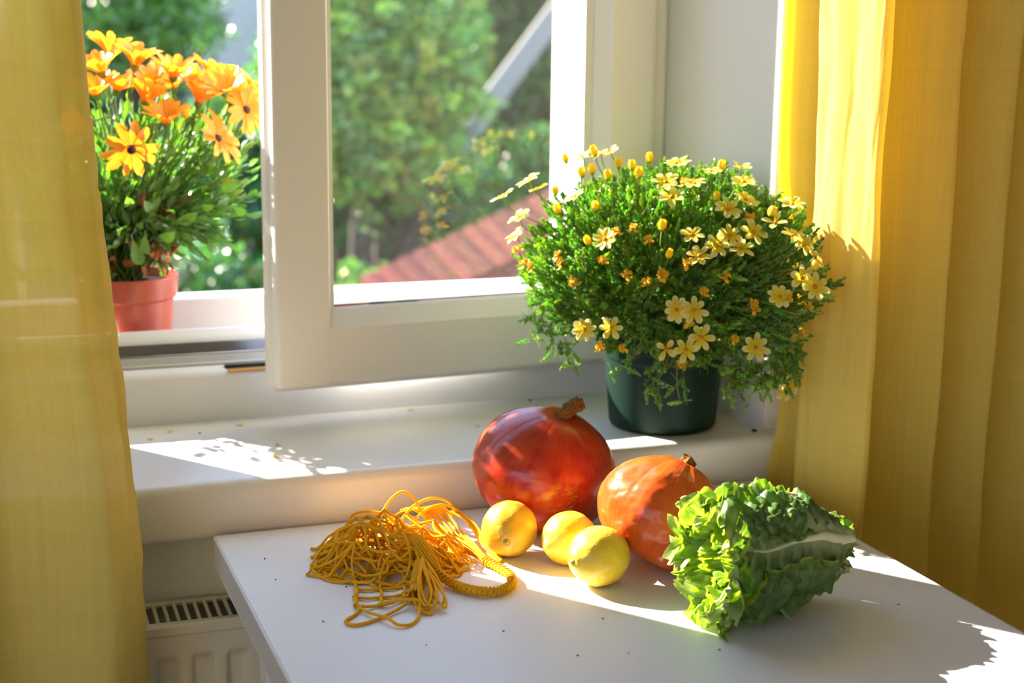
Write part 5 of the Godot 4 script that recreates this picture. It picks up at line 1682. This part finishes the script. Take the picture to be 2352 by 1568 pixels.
func build_outside() -> void:
	mat("bark", Color(0.26, 0.22, 0.19), 0.9)
	var gl := leaf_mat("garden_leaf", Color(0.66, 0.76, 0.50), Color(0.75, 0.88, 0.34), 0.24, 0.9)
	gl.cull_mode = BaseMaterial3D.CULL_DISABLED
	var r := RandomNumberGenerator.new()
	r.seed = 5
	# a clump of a dozen leaves, about one unit of leaf length each
	var clump := MB.new()
	var lf := blade(1.0, 0.62, 0.5, 0.3, 0.95, 2, 4)
	for k in 12:
		var d := Vector3(r.randfn(), r.randfn() * 0.7 + 0.2, r.randfn()).normalized()
		join(clump, lf, Transform3D(frame_of(d, r.randf() * TAU), d * r.randf_range(0.2, 1.3)), Color.WHITE * r.randf_range(0.8, 1.2))
	M_clump = clump.mesh()
	var mb := MB.new()
	mb.box(Vector3(-60, -5.3, -90), Vector3(60, -5.0, -2.39), 0.0)
	var lawn := mat("lawn", Color(0.30, 0.38, 0.18), 0.95, 0.2)
	lawn.albedo_texture = noise_tex(0.02, 77, 512, FastNoiseLite.TYPE_SIMPLEX_SMOOTH, false, 1.0, ramp([[0.0, Color(0.6, 0.65, 0.5)], [1.0, Color(1, 1, 1)]]))
	lawn.uv1_triplanar = true
	lawn.uv1_world_triplanar = true
	lawn.uv1_scale = Vector3(0.4, 0.4, 0.4)
	lone("ground", mb, lawn, Vector3(0, -5.0, -40), "", "", "", "structure")
	var g := Vector3(0, -5.0, 0)
	var sunny := [Color(0.38, 0.60, 0.24), Color(0.74, 0.92, 0.30), Color(1.0, 1.05, 0.42), Color(0.26, 0.48, 0.26), Color(0.60, 0.80, 0.32), Color(0.38, 0.60, 0.28), Color(0.18, 0.36, 0.20), Color(0.95, 0.66, 0.28)]
	var deep := [Color(0.11, 0.28, 0.17), Color(0.15, 0.34, 0.16), Color(0.08, 0.20, 0.14), Color(0.27, 0.46, 0.18), Color(0.12, 0.30, 0.20), Color(0.32, 0.18, 0.11)]
	tree("tree", "leafy fruit tree with yellowing leaves filling the view through the window pane", "tree", "garden trees", Vector3(2.75, -5.0, -10.6), Vector3(2.62, 1.02, -10.6), Vector3(0.98, 1.10, 0.8), 1500, 0.085, sunny, 101)
	tree("tree", "tree with dark bare branches and thin foliage, behind the orange flowers", "tree", "garden trees", Vector3(0.9, -5.0, -14.5), Vector3(1.22, 1.42, -14.5), Vector3(1.1, 0.80, 0.8), 600, 0.10, [Color(0.45, 0.62, 0.32), Color(0.60, 0.75, 0.35), Color(0.35, 0.5, 0.3)], 102)
	tree("tree", "deep green tree behind the pane and below the yellowing one", "tree", "garden trees", Vector3(2.9, -5.0, -12.8), Vector3(2.9, -0.25, -12.8), Vector3(1.5, 1.3, 0.9), 2300, 0.10, deep, 103)
	tree("hedge", "dark green hedge low behind the white guard board and terracotta pot", "hedge", "", Vector3(1.25, -5.0, -8.4), Vector3(1.15, -0.95, -8.4), Vector3(0.95, 1.25, 0.7), 2400, 0.07, deep, 104)
	tree("tree", "pale green tree seen between the orange flowers and the sash", "tree", "garden trees", Vector3(2.2, -5.0, -16.5), Vector3(2.55, -0.05, -16.5), Vector3(0.85, 0.9, 0.8), 800, 0.11, sunny, 105)
	tree("shrub", "light green shrub at the lower left corner of the window pane", "shrub", "", Vector3(2.42, -5.0, -9.7), Vector3(2.30, -1.05, -9.7), Vector3(0.50, 0.95, 0.4), 900, 0.065, sunny, 106)
	tree("tree", "shady tree below the white roof edge, behind the red roof", "tree", "garden trees", Vector3(4.6, -5.0, -13.2), Vector3(4.72, -0.15, -13.2), Vector3(0.62, 0.72, 0.5), 700, 0.09, deep, 107)
	tree("tree", "tall dark tree far behind the window pane, next to the white roof edge", "tree", "garden trees", Vector3(9.4, -5.0, -26.0), Vector3(9.4, 0.2, -26.0), Vector3(2.0, 3.6, 1.2), 2600, 0.17, deep, 108)
	tree("tree", "tall dark tree far behind, left of the one beside the white roof edge", "tree", "garden trees", Vector3(6.6, -5.0, -27.0), Vector3(6.7, 0.0, -27.0), Vector3(1.5, 3.8, 1.2), 2200, 0.17, deep, 109)
	tree("tree", "dark green tree far behind the orange flowers, at the curtain", "tree", "garden trees", Vector3(1.9, -5.0, -25.0), Vector3(1.6, 0.2, -25.0), Vector3(1.7, 3.6, 1.2), 2300, 0.16, deep, 110)
	# pale house far behind
	var wallm := mat("pale_house_wall", Color(0.72, 0.69, 0.63), 0.9)
	var vergem := mat("pale_verge", Color(0.60, 0.575, 0.53), 0.9)
	var tile := mat("roof_tile", Color(0.50, 0.235, 0.165), 0.85)
	tile.vertex_color_use_as_albedo = true
	var h := thing("house", Vector3(4.0, -5.0, -32.0), "pale rendered house far behind the trees at the upper left", "house", "neighbouring houses")
	mb = MB.new()
	mb.box(Vector3(0.5, -5.0, -36.0), Vector3(7.5, 4.0, -30.0), 0.02)
	part(h, "wall", mb, wallm)
	mb = MB.new()
	mb.box(Vector3(5.22, 0.95, -30.03), Vector3(5.85, 1.75, -29.96), 0.02)
	part(h, "window", mb, M.dark_metal)
	mb = MB.new()
	mb.extrude(PackedVector2Array([Vector2(29.6, 3.9), Vector2(36.4, 3.9), Vector2(33.0, 6.2)]), Transform3D(ALONG_X, Vector3(0.1, 0, 0)), 7.8)
	part(h, "roof", mb, tile)
	# house with the red roof just below the window: its ridge climbs to the right
	h = thing("house", Vector3(3.5, -5.0, -7.6), "neighbouring house whose red tiled roof slopes up behind the yellow flowers", "house", "neighbouring houses")
	var eave := Vector3(1.80, 0.06, -7.6)
	var ridge := Vector3(2.86, 0.44, -7.85)
	var fall := Vector3(0.75, -1.0, 1.5)     # down the near slope
	mb = MB.new()
	var slope_n := (ridge - eave).cross(fall).normalized()
	if slope_n.y < 0.0:
		slope_n = -slope_n
	var rl := ridge - eave
	mb.grid(1, 1, func(u, q): return eave + rl * u * 1.6 + fall * q, false, true)
	mb.grid(1, 1, func(u, q): return eave - slope_n * 0.2 + rl * u * 1.6 + fall * q)
	part(h, "roof_deck", mb, tile)
	# rounded tiles in courses
	mb = MB.new()
	var er := rl.normalized()
	var ef := fall.normalized()
	var cols := int(rl.length() * 1.6 / 0.11)
	var rows := int(fall.length() / 0.32)
	var shapes := []
	for k in 3:
		var tb := MB.new()
		var tone: float = [0.65, 0.9, 1.0][k]
		var ct := Color(tone, tone, tone)
		ct.g = tone * [1.0, 0.92, 0.85][k]
		tb.grid(6, 2, func(u, q):
			var a: float = PI * u
			return [Vector3(0.055 - cos(a) * 0.053, sin(a) * 0.018 + 0.02 * q, 0.345 * q), ct], false, true)
		tb.grid(6, 1, func(u, q):
			var a: float = PI * u
			return [Vector3(0.055 - cos(a) * 0.053, sin(a) * 0.018 + 0.02 - 0.012 * q, 0.345), ct], false, true)
		shapes.append(tb.mesh())
	var tb_basis := Basis(er, slope_n, ef).orthonormalized()
	for i in cols:
		for j in rows:
			var p := eave + er * (0.11 * i) + ef * (0.32 * j) + slope_n * (0.012 + r.randf() * 0.003)
			inst(h, "roof_tile", shapes[r.randi() % 3], tile, Transform3D(tb_basis, p - h.position))
	mb = MB.new()
	mb.extrude(PackedVector2Array([Vector2(2.9, 6.3), Vector2(4.6, 6.3), Vector2(4.6, 7.4), Vector2(2.9, 7.4)]), Transform3D(UPWARD, Vector3(0, -5.0, 0)), 3.8)
	part(h, "wall", mb, wallm)
	# a second gable with a broad white verge
	h = thing("house", Vector3(5.6, -5.0, -14.2), "white gabled house whose broad sloping roof edge shows at the right of the pane", "house", "neighbouring houses")
	mb = MB.new()
	var a0 := Vector3(4.05, -0.25, -14.2)
	var a1 := Vector3(6.4, 2.75, -14.2)
	var dv := (a1 - a0).normalized()
	var nv := Vector3(-dv.y, dv.x, 0)
	for seg in [[0.0, 0.16]]:
		var q0: Vector3 = a0 - nv * 0.11
		mb.extrude(PackedVector2Array([Vector2(q0.x, q0.y), Vector2(q0.x, q0.y) + Vector2(dv.x, dv.y) * 3.8, Vector2(a0.x, a0.y) + Vector2(nv.x, nv.y) * 0.11 + Vector2(dv.x, dv.y) * 3.8, Vector2(a0.x, a0.y) + Vector2(nv.x, nv.y) * 0.11]), Transform3D(Basis.IDENTITY, Vector3(0, 0, -14.4)), 0.05)
	part(h, "verge", mb, vergem)
	mb = MB.new()
	mb.extrude(PackedVector2Array([Vector2(4.75, 14.3), Vector2(9.0, 14.3), Vector2(9.0, 18.0), Vector2(4.75, 18.0)]), Transform3D(UPWARD, Vector3(0, -5.0, 0)), 4.6)
	part(h, "wall", mb, wallm)
